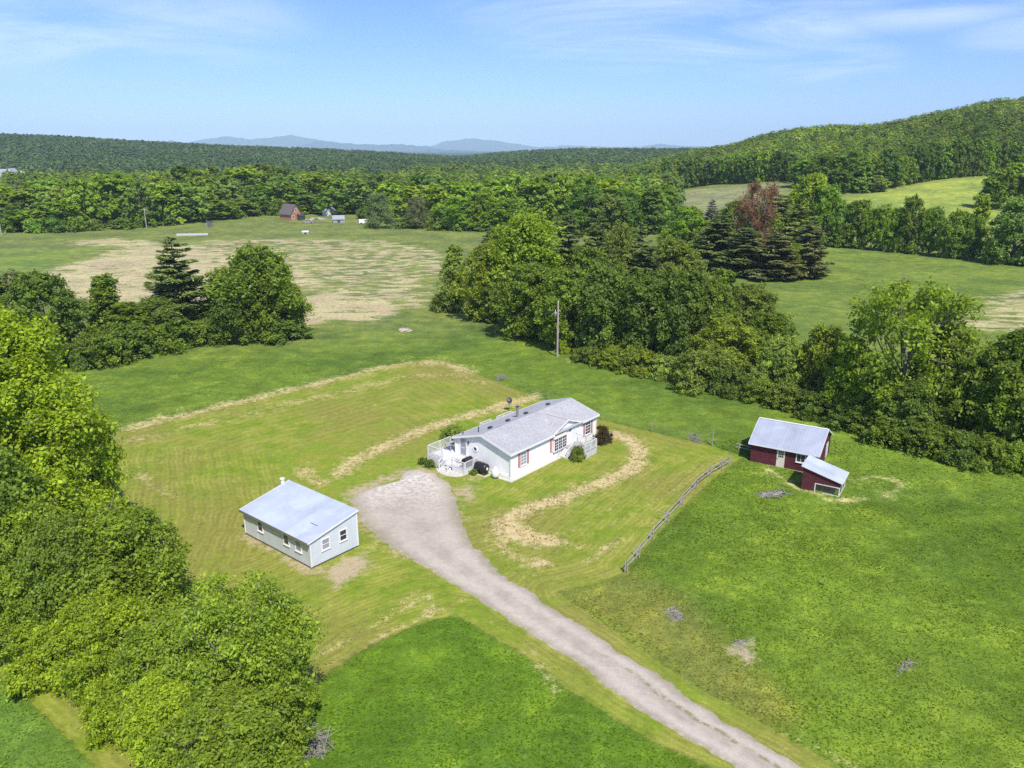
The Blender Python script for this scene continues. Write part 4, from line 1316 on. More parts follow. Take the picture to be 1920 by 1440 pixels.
# little cross gable above the entry
yb = 2.75
yf = -.2
P = (9.75, yf, RG - .2 + th); Q = (9.75, yb + .25, RG - .2 + th)
Lf, Rf = (7.1, yf, EV + th + .02), (12.4, yf, EV + th + .02)
mb.add([Lf, P, Q, Rf, (Lf[0], Lf[1], Lf[2] - .1), (P[0], P[1], P[2] - .12), (Rf[0], Rf[1], Rf[2] - .1)],
       [(0, 1, 2), (1, 3, 2), (0, 4, 5, 1), (1, 5, 6, 3), (4, 2, 5), (5, 2, 6), (0, 2, 4), (3, 6, 2)])
roof = mb.build('roof', M['shingles'], house)
mb = MB()
t2 = .03
for x in (x0 - t2, x1):
    mb.prism([(x, y0, EV - .1), (x, MIDY, RG - .1), (x, MIDY, RG + th + .015), (x, y0, EV + th + .015)], (t2, 0, 0))
    mb.prism([(x, MIDY, RG - .1), (x, y1, EV - .1), (x, y1, EV + th + .015), (x, MIDY, RG + th + .015)], (t2, 0, 0))
mb.box((x0, y0 - .035, EV - .1), (7.1, y0 - .002, EV + th + .01)); mb.box((12.4, y0 - .035, EV - .1), (x1, y0 - .002, EV + th + .01))
mb.box((x0, y1 + .002, EV - .1), (x1, y1 + .035, EV + th + .01))
for A_, B_ in ((Lf, P), (P, Rf)):
    mb.prism([(A_[0], yf - .04, A_[2] - .16), (B_[0], yf - .04, B_[2] - .16), (B_[0], yf - .04, B_[2] + .02), (A_[0], yf - .04, A_[2] + .02)], (0, .036, 0))
mb.build('fascia', M['white_paint'], roof)
mb = MB()
mb.bar((9.75, yf, RG - .185 + th), (9.75, yb + .1, RG - .185 + th), .2, .03)
mb.build('ridge_cap', M['pale_slab'], roof)
slope = (RG - EV) / (MIDY + .32)
rz = lambda y: RG + th - abs(y - MIDY) * slope
for x in (2.35, 5.3, 8.5, 12.6):
    mb = MB(); mb.box((x - .22, 4.55, rz(4.55) - .05), (x + .22, 4.85, rz(4.6) + .1)); mb.box((x - .26, 4.5, rz(4.5) + .1), (x + .26, 4.9, rz(4.5) + .13))
    mb.build('roof_vent', M['dark_metal'], roof)
for x, y in ((1.05, 5.2), (2.3, 6.3), (.5, 6.9)):
    mb = MB(); mb.tube([(x, y, rz(y) - .1), (x, y, rz(y) + .28)], .06, 8); mb.build('vent_pipe', M['dark_metal'], roof)
mb = MB(); mb.tube([(7.25, 4.95, rz(4.95) - .1), (7.25, 4.95, rz(4.95) + 1.15)], .14, 12); ch = mb.build('chimney', M['grey_metal'], roof)
mb = MB(); mb.lathe([(0, 1.34), (.24, 1.24), (.24, 1.2), (.1, 1.16)], (7.25, 4.95, rz(4.95)), n=12); mb.build('chimney_cap', M['dark_metal'], ch)
for x, y in ((0, 0), (HL, 0), (0, HW), (HL, HW)):
    sx, sy = (-1 if x == 0 else 1), (-1 if y == 0 else 1)
    mb = MB(); mb.box((x - .07 * (sx < 0) - .03, y - .07 * (sy < 0) - .03, .43), (x + .07 * (sx > 0) + .03, y + .07 * (sy > 0) + .03, EV - .03))
    mb.build('corner_trim', M['white_paint'], house)
front = Wall(lambda a, o, z: (a, -o, z))
end = Wall(lambda a, o, z: (-o, a, z))
back = Wall(lambda a, o, z: (a, HW + o, z))
def shutter(a0, a1, z0, z1):
    mb = MB(); front.box(mb, a0, a1, .003, .045, z0, z1); return mb.build('shutter', M['pink'], house)
window(house, front, 1.66, 2.52, .98, 2.3, 'blind', 2, 4, label='double hung window with a pale blind, near corner')
shutter(1.2, 1.55, .85, 2.42); shutter(2.64, 2.99, .85, 2.42)
# three-part bow window under its own little roof
bw = MB(); bw.box((7.08, -.3, .8), (9.3, -.002, 2.3))
bow = bw.build('bow_window', M['white_paint'], house)
bwall = Wall(lambda a, o, z: (a, -.3 - o, z))
for a0 in (7.16, 7.9, 8.64):
    p = MB(); bwall.box(p, a0, a0 + .6, .003, .02, .95, 2.22); p.build('pane', M['glass'], bow)
    b = MB(); bwall.box(b, a0 + .285, a0 + .315, .022, .045, .95, 2.22)
    for z in (1.27, 1.58, 1.9): bwall.box(b, a0, a0 + .6, .024, .05, z - .02, z + .02)
    b.build('muntins', M['white_paint'], bow)
mb = MB(); mb.prism([(7.0, -.42, 2.3), (7.0, -.01, 2.3), (7.0, -.01, 2.62)], (2.38, 0, 0)); mb.build('bow_roof', M['pale_slab'], bow)
shutter(6.66, 7.0, .8, 2.32); shutter(9.38, 9.72, .8, 2.3)
window(house, front, 13.42, 14.36, .95, 2.35, 'glass', 2, 4)
shutter(12.98, 13.3, .82, 2.45); shutter(14.48, 14.82, .82, 2.45)
mb = MB(); front.box(mb, 10.62, 11.6, .003, .05, .74, 2.75); dr = mb.build('door', M['white_paint'], house)
mb = MB(); front.box(mb, 10.7, 11.52, .052, .07, .8, 2.68); mb.build('storm_door', M['plastic_white'], dr)
mb = MB(); mb.lathe([(0, 0), (.04, .02), (.04, .06), (0, .08)], (11.42, -.14, 1.75), axis=1, n=8); mb.build('handle', M['dark_metal'], dr)
mb = MB(); front.box(mb, 10.28, 10.4, .003, .1, 2.25, 2.5); mb.build('porch_lamp', M['dark_metal'], house)
mb = MB(); end.box(mb, 5.92, 6.84, .003, .05, 1.02, 3.02); dr = mb.build('door', M['white_paint'], house)
mb = MB(); end.box(mb, 6.02, 6.74, .052, .062, 1.95, 2.92); end.box(mb, 6.02, 6.74, .052, .062, 1.12, 1.85); mb.build('pane', M['blind'], dr)
mb = MB(); mb.lathe([(0, 0), (.04, .02), (.04, .06), (0, .08)], (-.14, 5.98, 1.9), axis=0, n=8); mb.build('handle', M['dark_metal'], dr)
mb = MB(); end.box(mb, 5.58, 5.72, .003, .12, 2.45, 2.75); mb.build('porch_lamp', M['dark_metal'], house)
mb = MB()
mb.lathe([(.2, -.002), (.34, -.002), (.34, -.05), (.2, -.05), (.2, -.002)], (0, 4.72, 2.12), axis=0, n=20)
rw = mb.build('round_window', M['white_paint'], house)
mb = MB(); mb.lathe([(0, -.012), (.2, -.012)], (0, 4.72, 2.12), axis=0, n=20); mb.build('pane', M['glass'], rw)
window(house, back, 10.2, 11.2, 1.2, 2.3, 'glass', 2, 2)
window(house, back, 3, 4, 1.2, 2.3, 'glass', 2, 2)

# concrete round the foot of the house
mb = MB()
mb.box((-.15, -.62, -.3), (8.0, -.021, .06)); mb.box((-.62, -.62, -.3), (-.151, 2.3, .055))
mb.build('foundation_strip', M['pale_slab'])
fs = bpy.data.objects['foundation_strip']; fs.location = house.location; fs.rotation_euler = (0, 0, HA)
tag(fs, 'pale concrete strip along the foot of the white house', 'foundation', kind='structure')

# front porch
pz = .74
porch = empty('front_porch', L2W(HO, HA, 10.3, 0), HA, 'raised white front porch with railing and lattice skirt beside the pink-shuttered bow window', 'porch')
px_ = lambda x: x - 10.3
mb = MB()
for i in range(14): mb.box((px_(9.2), -2.8 + i * .2, pz - .05), (px_(11.6), -2.62 + i * .2, pz))
mb.build('floor', M['deck_grey'], porch)
mb = MB()
mb.box((px_(9.22), -2.78, -.2), (px_(11.58), -2.74, pz - .052)); mb.box((px_(11.54), -2.73, -.2), (px_(11.58), -.02, pz - .052)); mb.box((px_(9.22), -2.73, -.2), (px_(9.26), -1.3, pz - .052))
mb.build('skirt', M['lattice'], porch)
mb = MB()
railing(mb, (px_(9.28), -2.74, 0), (px_(11.54), -2.74, 0), pz, pz + .95)
railing(mb, (px_(11.54), -2.6, 0), (px_(11.54), -.1, 0), pz, pz + .95)
railing(mb, (px_(9.28), -2.6, 0), (px_(9.28), -1.35, 0), pz, pz + .95)
mb.build('railing', M['deck_white'], porch)
mb = MB()
for i in range(4):
    mb.box((px_(8.1) + i * .28, -1.28, .0 if i == 0 else .16 * i), (px_(8.4) + i * .28, -.12, .16 * (i + 1)))
mb.build('stairs', M['deck_white'], porch)
mb = MB()
for y in (-1.3, -.1):
    mb.box((px_(8.06), y - .04, 0), (px_(8.14), y + .04, .98)); mb.bar((px_(8.1), y, .98), (px_(9.24), y, 1.62), .07, .05)
    for i in range(6): mb.bar((px_(8.26) + i * .16, y, .3 + i * .1), (px_(8.26) + i * .16, y, 1.04 + i * .09), .03)
mb.build('handrail', M['deck_white'], porch)
# a dark folding chair on the porch
ch = empty('porch_chair', L2W(HO, HA, 9.85, -2.15, pz), HA + .6, 'dark metal chair on the front porch by the railing', 'chair')
mb = MB(); mb.box((-.24, -.24, .42), (.24, .24, .46)); mb.build('seat', M['dark_metal'], ch)
mb = MB(); mb.prism([(-.24, .22, .462), (.24, .22, .462), (.24, .34, .92), (-.24, .34, .92)], (0, .03, 0)); mb.build('backrest', M['dark_metal'], ch)
for sx in (-.21, .21):
    for sy in (-.21, .21):
        mb = MB(); mb.bar((sx, sy, 0), (sx, sy, .418), .035); mb.build('leg', M['dark_metal'], ch)

# side deck at the gable
deck = empty('side_deck', L2W(HO, HA, -1.2, 7), HA, 'two-level white deck with railings and steps at the gable end of the house', 'deck')
dx, dy = (lambda x: x + 1.2), (lambda y: y - 7)
def dbox(mb, x0, x1, y0, y1, z0, z1): return mb.box((dx(x0), dy(y0), z0), (dx(x1), dy(y1), z1))
mb = MB()
for i in range(12): dbox(mb, -2.4 + i * .2, -2.22 + i * .2, 6.9, 9.4, .98, 1.03)
for i in range(6): dbox(mb, 0 + i * .2, .18 + i * .2, 7.52, 9.4, .98, 1.03)
mb.build('upper_floor', M['deck_white'], deck)
mb = MB()
for i in range(11): dbox(mb, -2.2 + i * .2, -2.02 + i * .2, 4.3, 6.88, .42, .47)
mb.build('lower_floor', M['deck_white'], deck)
mb = MB()
for i in range(5): dbox(mb, -2.42, -2.38, 6.9, 9.4, .0 + i * .19, .175 + i * .19)
dbox(mb, -2.37, 1.1, 9.38, 9.42, .0, .97); dbox(mb, -2.37, -.05, 6.86, 6.895, .48, .97)
dbox(mb, -2.22, -2.18, 4.3, 6.0, .0, .4); dbox(mb, -2.17, -.05, 4.28, 4.32, .0, .4)
mb.build('skirt', M['deck_white'], deck)
mb = MB()
V3 = lambda x, y, z=0: (dx(x), dy(y), z)
railing(mb, V3(-2.34, 9.34), V3(-2.34, 7.2), 1.03, 2.1)
railing(mb, V3(-2.2, 9.34), V3(1.1, 9.34), 1.03, 2.1)
mb.build('railing', M['deck_white'], deck)
mb = MB()
railing(mb, V3(-2.14, 6.1), V3(-2.14, 4.34), .47, 1.32); railing(mb, V3(-2.0, 4.36), V3(-.08, 4.36), .47, 1.32)
mb.build('railing', M['deck_white'], deck)
mb = MB()
for i in range(3): dbox(mb, -1.0, -.06, 6.05 - .28 * i, 6.86 - .28 * i, .471, .98 - .18 * i)
mb.build('door_steps', M['deck_white'], deck)
mb = MB()
for i in range(2): dbox(mb, -2.48 - .28 * i, -2.21 - .28 * i, 6.15, 7.3, 0, .32 - .16 * i)
mb.build('stairs', M['deck_white'], deck)
mb = MB()
for y in (6.15, 7.3):
    mb.box(V3(-2.86, y - .045, 0), V3(-2.77, y + .045, 1.0)); mb.bar(V3(-2.8, y, 1.0), V3(-2.15, y, 1.36), .08, .05)
    mb.bar(V3(-2.8, y, .5), V3(-2.15, y, .8), .06, .04)
mb.build('handrail', M['deck_white'], deck)
# table on the upper deck
tb = empty('patio_table', L2W(HO, HA, .35, 8.5, 1.03), HA, 'grey slatted table on the upper deck behind the gable', 'table')
mb = MB()
for i in range(5): mb.box((-.6, -.45 + i * .18, .7), (.6, -.3 + i * .18, .74))
mb.build('tabletop', M['deck_grey'], tb)
for sx in (-.5, .5):
    for sy in (-.38, .38):
        mb = MB(); mb.box((sx - .035, sy - .035, 0), (sx + .035, sy + .035, .698)); mb.build('leg', M['deck_grey'], tb)
# gas grill on the lower deck
gr = empty('gas_grill', L2W(HO, HA, -1.15, 4.85, .47), HA, 'black covered grill on the lower deck behind the railing', 'grill')
mb = MB()
prof = [(-.3, .5), (.3, .5), (.3, .78), (.22, .98), (0, 1.06), (-.22, .98), (-.3, .78)]
mb.prism([(-.55, y, z) for y, z in prof], (1.1, 0, 0)); mb.build('hood', M['black_metal'], gr)
mb = MB(); mb.box((-.5, -.26, .06), (.5, .26, .497)); mb.build('cabinet', M['black_metal'], gr)
mb = MB(); mb.box((.56, -.25, .72), (.86, .25, .75)); mb.box((-.86, -.25, .72), (-.56, .25, .75)); mb.build('side_shelf', M['dark_metal'], gr)
mb = MB(); mb.tube([(-.4, -.36, .8), (.4, -.36, .8)], .018, 6); mb.build('handle', M['grey_metal'], gr)
# stone pad in front of the steps
mb = MB(); mb.lathe([(0, .05), (1.75, .05), (1.85, -.2)], (0, 0, 0), n=36)
pad = mb.build('round_patio', M['pale_slab']); pad.location = L2W(HO, HA, -2.35, 6.1); pad.scale = (.62, 1.0, 1); pad.rotation_euler = (0, 0, HA)
tag(pad, 'pale round concrete pad before the deck steps', 'patio', kind='structure')
# oil tank
tk = empty('fuel_tank', L2W(HO, HA, -.72, 3.25), HA, 'black horizontal fuel tank on a timber frame against the gable', 'tank')
mb = MB(); mb.lathe([(0, -.78), (.3, -.77), (.46, -.68), (.5, -.56), (.5, .56), (.46, .68), (.3, .77), (0, .78)], (0, 0, .72), axis=1, n=24)
body = mb.build('tank_body', M['black_metal'], tk, True)
mb = MB(); mb.lathe([(0, -.795), (.15, -.79), (.15, -.75)], (-.02, 0, .72), axis=1, n=16); mb.build('gauge_disc', M['tank_white'], body)
for y in (-.3, .1, .4):
    mb = MB(); mb.tube([(0, y, 1.2), (0, y, 1.34)], .04, 8); mb.build('fill_pipe', M['dark_metal'], body)
for y in (-.5, .5):
    mb = MB(); mb.box((-.4, y - .05, -.05), (.4, y + .05, .3)); mb.build('leg', M['dark_metal'], tk)
mb = MB()
mb.box((-.6, -.95, -.1), (-.5, .95, .1)); mb.box((.5, -.95, -.1), (.6, .95, .1)); mb.box((-.495, -.95, -.1), (.495, -.85, .1)); mb.box((-.495, .85, -.1), (.495, .95, .1))
mb.build('timber_frame', M['door_white'], tk)
# propane cylinder
pt = empty('propane_tank', L2W(HO, HA, -.62, 1.5), HA, 'white upright propane tank beside the black fuel tank', 'tank')
mb = MB(); mb.lathe([(.3, .12), (.38, .2), (.38, .72), (.32, .9), (.16, 1.0), (0, 1.02)], n=22); b = mb.build('tank_body', M['tank_white'], pt, True)
mb = MB(); mb.lathe([(.15, .95), (.17, 1.18), (.13, 1.2), (.13, .96)], n=16); mb.build('valve_collar', M['tank_white'], b)
mb = MB(); mb.lathe([(0, 0), (.36, 0), (.36, .12), (.3, .13), (.3, .2)], n=22); mb.build('base_ring', M['dark_metal'], pt)
# back deck behind the roof
bd = empty('back_deck', L2W(HO, HA, 10, HW + .05), HA, 'low deck with pale railing behind the house', 'deck')
mb = MB()
for i in range(16): mb.box((-2.6, .02 + i * .2, .55), (3.0, .2 + i * .2, .6))
mb.build('floor', M['deck_white'], bd)
mb = MB()
railing(mb, (-2.55, 3.15, 0), (-.6, 3.15, 0), .6, 1.6); railing(mb, (.5, 3.15, 0), (2.95, 3.15, 0), .6, 1.6); railing(mb, (2.95, 3.0, 0), (2.95, .2, 0), .6, 1.6); railing(mb, (-2.55, 3.0, 0), (-2.55, .2, 0), .6, 1.6)
mb.build('railing', M['deck_white'], bd)
for x in (-2.5, 0, 2.9):
    for y in (.2, 3.1):
        mb = MB(); mb.box((x - .06, y - .06, -.1), (x + .06, y + .06, .549)); mb.build('post', M['deck_white'], bd)
bg_ = empty('kettle_grill', L2W(HO, HA, 7.3, HW + 2.4, .6), 0, 'black kettle grill at the corner of the back deck', 'grill')
mb = MB(); mb.lathe([(0, .6), (.18, .64), (.28, .78), (.28, .84), (.2, 1.0), (.05, 1.08), (0, 1.08)], n=16); mb.build('bowl', M['black_metal'], bg_, True)
for a in (0, 2.1, 4.2):
    mb = MB(); mb.bar((.2 * math.cos(a), .2 * math.sin(a), .66), (.3 * math.cos(a), .3 * math.sin(a), 0), .03); mb.build('leg', M['grey_metal'], bg_)
# satellite dish on its post in the yard
gs = G(955, 771)
sd = empty('satellite_dish', tuple(gs), .5, 'dark satellite dish on a post behind the house roof', 'satellite dish')
mb = MB(); mb.tube([(0, 0, -.2), (0, 0, 1.35)], .035, 8); mb.build('post', M['grey_metal'], sd)
mb = MB(); mb.lathe([(0, .1), (.22, .07), (.4, 0), (.4, -.02), (.22, .04), (0, .07)], n=20)
d = mb.build('dish', M['dark_metal'], sd, True); d.location = (0, 0, 1.45); d.rotation_euler = (math.radians(60), 0, 0)
mb = MB(); mb.bar((0, 0, 1.3), (0, -.45, 1.62), .03); mb.build('feed_arm', M['grey_metal'], sd)

# ------------------------------------------------------------------ grey metal shed
SO, SA = (-15.96, 55.63), math.radians(50.43)
shed = empty('metal_shed', (SO[0], SO[1], 0), SA, 'pale grey metal shed with a sloping flat metal roof beside the driveway', 'shed')
SB, SL = 4.75, 9.3        # local x across (rises), local y along to the back left
mb = MB(); mb.prism([(0, 0, .1), (SB, 0, .1), (SB, 0, 3.25), (0, 0, 2.32)], (0, SL, 0)); mb.build('wall', M['shed_metal'], shed)
mb = MB(); mb.box((-.03, -.03, -.25), (SB + .03, SL + .03, .098)); mb.build('sill_plate', M['dark_metal'], shed)
sl_ = (3.25 - 2.32) / SB
mb = MB(); xa, xb = -.3, SB + .12
mb.prism([(xa, -.14, 2.34 + xa * sl_), (xb, -.14, 2.34 + xb * sl_), (xb, -.14, 2.42 + xb * sl_), (xa, -.14, 2.42 + xa * sl_)], (0, SL + .28, 0))
rf = mb.build('roof', M['shed_roof'], shed)
mb = MB()
mb.box((xa - .03, -.14, 2.2 + xa * sl_), (xa - .002, SL + .14, 2.425 + xa * sl_))
mb.build('gutter', M['grey_metal'], rf)
for ye in (-.17, SL + .142):
    mb = MB(); mb.prism([(xa, ye, 2.3 + xa * sl_), (xb, ye, 2.3 + xb * sl_), (xb, ye, 2.44 + xb * sl_), (xa, ye, 2.44 + xa * sl_)], (0, .028, 0)); mb.build('edge_trim', M['plastic_white'], rf)
mb = MB(); mb.box((1.6, 1.1, 2.428 + 1.6 * sl_), (1.66, 2.0, 2.46 + 1.6 * sl_)); mb.build('roof_seam', M['grey_metal'], rf)
mb = MB(); mb.tube([(4.3, SL + .35, 1.2), (4.3, SL + .35, 3.55)], .16, 12); ch = mb.build('flue_pipe', M['tank_white'], shed)
mb = MB(); mb.lathe([(0, 3.75), (.22, 3.68), (.22, 3.6)], (4.3, SL + .35, 0), n=12); mb.build('flue_cap', M['tank_white'], ch)
for x, y, h in ((0, 0, 2.3), (SB, 0, 3.2), (0, SL, 2.3)):
    mb = MB(); mb.box((x - .045, y - .045, .1), (x + .045, y + .045, h)); mb.build('corner_trim', M['plastic_white'], shed)
sfr = Wall(lambda a, o, z: (a, -o, z)); slf = Wall(lambda a, o, z: (-o, a, z))
window(shed, sfr, 1.15, 1.82, 1.18, 2.02, 'blind', 1, 2, label='window with a grey blind')
window(shed, sfr, 2.94, 3.56, 1.24, 2.1, 'glass', 1, 2, label='dark double hung window')
window(shed, slf, 1.2, 1.9, 1.05, 1.9, 'blind', 1, 2, label='window with a grey blind')
window(shed, slf, 2.86, 3.5, 1.08, 1.95, 'glass', 1, 2)
window(shed, slf, 6.55, 7.2, 1.08, 1.95, 'glass', 1, 2)
mb = MB(); slf.box(mb, 7.35, 8.3, .003, .03, .12, 1.95); mb.build('side_door', M['shed_metal'], shed)

# ------------------------------------------------------------------ maroon barn and its coop
BO, BA = (25.53, 78.3), math.radians(-31.8)
barn = empty('red_barn', (BO[0], BO[1], 0), BA, 'maroon board barn with a grey metal gable roof in the meadow', 'barn')
BL, BD, BE, BR = 6.75, 7.0, 2.05, 3.72
mb = MB(); mb.prism([(0, .1, -.8), (0, BD, -.8), (0, BD, BE + .03), (0, BD / 2, BR - .08), (0, .1, BE + .03)], (BL, 0, 0)); mb.build('wall', M['maroon'], barn)
mb = MB(); e = .25
ez = BE - .1
for (ya, za), (yb_, zb) in (((-.2, ez), (BD / 2, BR)), ((BD / 2, BR), (BD + .2, ez))):
    mb.prism([(-e, ya, za), (-e, yb_, zb), (-e, yb_, zb + .07), (-e, ya, za + .07)], (BL + 2 * e, 0, 0))
rf = mb.build('roof', M['barn_roof'], barn)
mb = MB()
for x in (-e - .03, BL + e + .002):
    for (ya, za), (yb_, zb) in (((-.2, ez), (BD / 2, BR)), ((BD / 2, BR), (BD + .2, ez))):
        mb.prism([(x, ya, za - .05), (x, yb_, zb - .05), (x, yb_, zb + .085), (x, ya, za + .085)], (.028, 0, 0))
mb.bar((-e, BD / 2, BR + .08), (BL + e, BD / 2, BR + .08), .25, .04)
mb.box((-e, -.235, ez - .06), (BL + e, -.203, ez + .08))
mb.build('roof_trim', M['plastic_white'], rf)
bfr = Wall(lambda a, o, z: (a, .1 - o, z))
mb = MB(); bfr.box(mb, 2.72, 3.55, .003, .05, -.12, 1.86); dr = mb.build('door', M['door_white'], barn); dr['label'] = 'cream door with nine small panes'
mb = MB()
for i in range(3):
    for j in range(3): bfr.box(mb, 2.88 + i * .185, 3.03 + i * .185, .052, .058, 1.0 + j * .25, 1.2 + j * .25)
mb.build('pane', M['glass'], dr)
mb = MB(); mb.lathe([(0, 0), (.04, .02), (.04, .06), (0, .08)], (2.82, -.04, .85), axis=1, n=8); mb.build('handle', M['dark_metal'], dr)
window(barn, bfr, 4.75, 5.55, .92, 1.72, 'glass', 2, 1, .09)
mb = MB(); mb.box((-.02, .06, -.9), (BL + .02, .098, -.12)); mb.build('foundation', M['stone'], barn)
bend = Wall(lambda a, o, z: (BL + o, a, z))
mb = MB(); bend.box(mb, 4.5, 5.6, .003, .05, .15, 1.75); dr = mb.build('side_door', M['grey_paint'], barn); dr['label'] = 'pale grey half-open hatch in the gable'
mb = MB()
for i in range(4): bend.box(mb, 4.6 + i * .3, 4.66 + i * .3, .052, .075, .2, 1.7)
mb.build('battens', M['plastic_white'], dr)

CO, CA = (28.62, 71.4), math.radians(-32.3)
coop = empty('chicken_coop', (CO[0], CO[1], 0), CA, 'small maroon coop with a slanted metal roof and wire-mesh run in front of the barn', 'coop')
CL, CD, ZL, ZR = 3.55, 2.95, 2.2, 1.25
mb = MB()
zs = lambda x: ZL + (ZR - ZL) * x / CL
mb.prism([(0, 0, -.6), (1.22, 0, -.6), (1.22, 0, zs(1.22)), (0, 0, ZL)], (0, CD, 0))
mb.prism([(1.222, 0, .72), (CL, 0, .72), (CL, 0, ZR), (1.222, 0, zs(1.222))], (0, .05, 0))
mb.prism([(1.222, CD - .05, -.6), (CL, CD - .05, -.6), (CL, CD - .05, ZR), (1.222, CD - .05, zs(1.222))], (0, .05, 0))
mb.build('wall', M['maroon'], coop)
mb = MB(); xa, xb = -.16, CL + .2
mb.prism([(xa, -.15, zs(xa) + .02), (xb, -.15, zs(xb) + .02), (xb, -.15, zs(xb) + .1), (xa, -.15, zs(xa) + .1)], (0, CD + .3, 0)); rf = mb.build('roof', M['shed_roof'], coop)
mb = MB()
mb.prism([(xa, -.18, zs(xa) - .02), (xb, -.18, zs(xb) - .02), (xb, -.18, zs(xb) + .115), (xa, -.18, zs(xa) + .115)], (0, .028, 0))
mb.box((xb + .002, -.18, zs(xb) - .02), (xb + .03, CD + .15, zs(xb) + .115)); mb.build('roof_trim', M['plastic_white'], rf)
mb = MB()
for x in (1.27, CL - .04): mb.box((x - .04, -.03, -.6), (x + .04, .05, .718))
mb.box((1.31, -.03, -.22), (CL - .08, .04, -.14)); mb.box((1.31, -.03, .64), (CL - .08, .04, .716))
mb.box((CL - .07, CD - .1, -.6), (CL + .01, CD - .02, ZR)); mb.box((CL - .07, .06, -.2), (CL - .01, CD - .12, -.12)); mb.box((CL - .07, .06, ZR - .1), (CL - .01, CD - .12, ZR - .02)); mb.box((CL - .07, CD / 2 - .04, -.1), (CL - .01, CD / 2 + .04, ZR - .12))
mb.build('run_frame', M['deck_white'], coop)
mb = MB()
for i in range(24): x = 1.34 + i * .09; mb.bar((x, .0, -.14), (x, .0, .64), .008)
for i in range(9): z = -.1 + i * .09; mb.bar((1.31, .0, z), (CL - .08, .0, z), .008)
for i in range(30): y = .1 + i * .09; mb.bar((CL - .04, y, -.12), (CL - .04, y, ZR - .1), .008)
for i in range(14): z = -.08 + i * .09; mb.bar((CL - .04, .06, z), (CL - .04, CD - .12, z), .008)
mb.build('wire_mesh', M['grey_metal'], coop)
mb = MB(); mb.box((1.24, .1, -.45), (CL - .1, CD - .06, -.3)); mb.build('litter_floor', M['earth'], coop)

# ------------------------------------------------------------------ fences
def rail_fence():
    A, B = np.array(G(1174, 1074)), np.array(G(1368, 882))
    pts = [(1174, 1074), (1196, 1046), (1222, 1012), (1250, 980), (1278, 947), (1304, 916), (1330, 893), (1352, 880), (1366, 872)]
    W = [G(*p) for p in pts]
    root = empty('rail_fence', tuple(W[0]), 0, 'weathered grey split-rail fence between the mown lawn and the meadow', 'fence')
    o = Vector(W[0])
    rnd = random.Random(3)
    loc = [Vector(w) - o for w in W]
    for i, p in enumerate(loc):
        d = (loc[min(i + 1, len(loc) - 1)] - loc[max(i - 1, 0)]).normalized()
        s = Vector((-d.y, d.x, 0)) * .1
        mb = MB()
        for sg in (-1, 1):
            q = p + s * sg
            mb.tube([(q.x, q.y, -.3), (q.x + rnd.uniform(-.05, .05), q.y + rnd.uniform(-.05, .05), 1.05)], [.06, .05], 7)
        mb.build('post', M['old_wood'], root)
    for i in range(len(loc) - 1):
        a, b = loc[i], loc[i + 1]
        d = (b - a).normalized(); s = Vector((-d.y, d.x, 0))
        for z, k in ((.45, .05), (.9, .04)):
            j = rnd.uniform(-.05, .05)
            mb = MB()
            a2, b2 = a - d * .3 + s * k + Vector((0, 0, z + j)), b + d * .3 - s * k + Vector((0, 0, z - j + .03))
            mb.tube([a2, (a2 + b2) / 2 + Vector((0, 0, rnd.uniform(-.04, .02))), b2], [.042, .055, .04], 6)
            mb.build('rail', M['old_wood'], root)
    mb = MB(); a = loc[3]; d = (loc[4] - loc[2]).normalized(); s = Vector((-d.y, d.x, 0))
    mb.tube([a + s * .9 + Vector((0, 0, .95)), a - s * .3 + Vector((0, 0, .9))], .05, 6); mb.build('rail', M['old_wood'], root)
rail_fence()
def wire_fence():
    pts = [(932, 708), (985, 731), (1028, 752), (1080, 770), (1130, 788), (1222, 810), (1290, 826), (1335, 836)]
    W = [G(*p) for p in pts]
    o = Vector(W[0])
    root = empty('wire_fence', tuple(W[0]), 0, 'thin wire fence on stakes along the back of the lawn behind the house', 'fence')
    loc = [Vector(w) - o for w in W]
    for i, p in enumerate(loc):
        h = 2.1 if i == len(loc) - 1 else 1.25
        mb = MB(); mb.tube([p + Vector((0, 0, -.3)), p + Vector((.03, 0, h))], [.06, .05] if h > 2 else [.035, .03], 6); mb.build('post', M['old_wood'], root)
    for z in (.35, .7, 1.05):
        mb = MB()
        for a, b in zip(loc[:-1], loc[1:]): mb.tube([a + Vector((0, 0, z)), (a + b) / 2 + Vector((0, 0, z - .05)), b + Vector((0, 0, z))], .008, 4, False)
        mb.build('wire', M['grey_metal'], root)
wire_fence()
bf = empty('rail_fence', tuple(G(1385, 845)), 0, 'short broken rail fence ending at the left wall of the barn', 'fence')
for i, (x, y) in enumerate(((0, 0), (1.2, -.7), (2.3, -1.3))):
    mb = MB(); mb.tube([(x, y, -.3), (x, y, .9 - .1 * i)], .06, 6); mb.build('post', M['old_wood'], bf)
for z in (.4, .75):
    mb = MB(); mb.tube([(-.3, .2, z), (1.2, -.6, z - .1), (2.5, -1.4, z - .2)], .05, 6); mb.build('rail', M['old_wood'], bf)

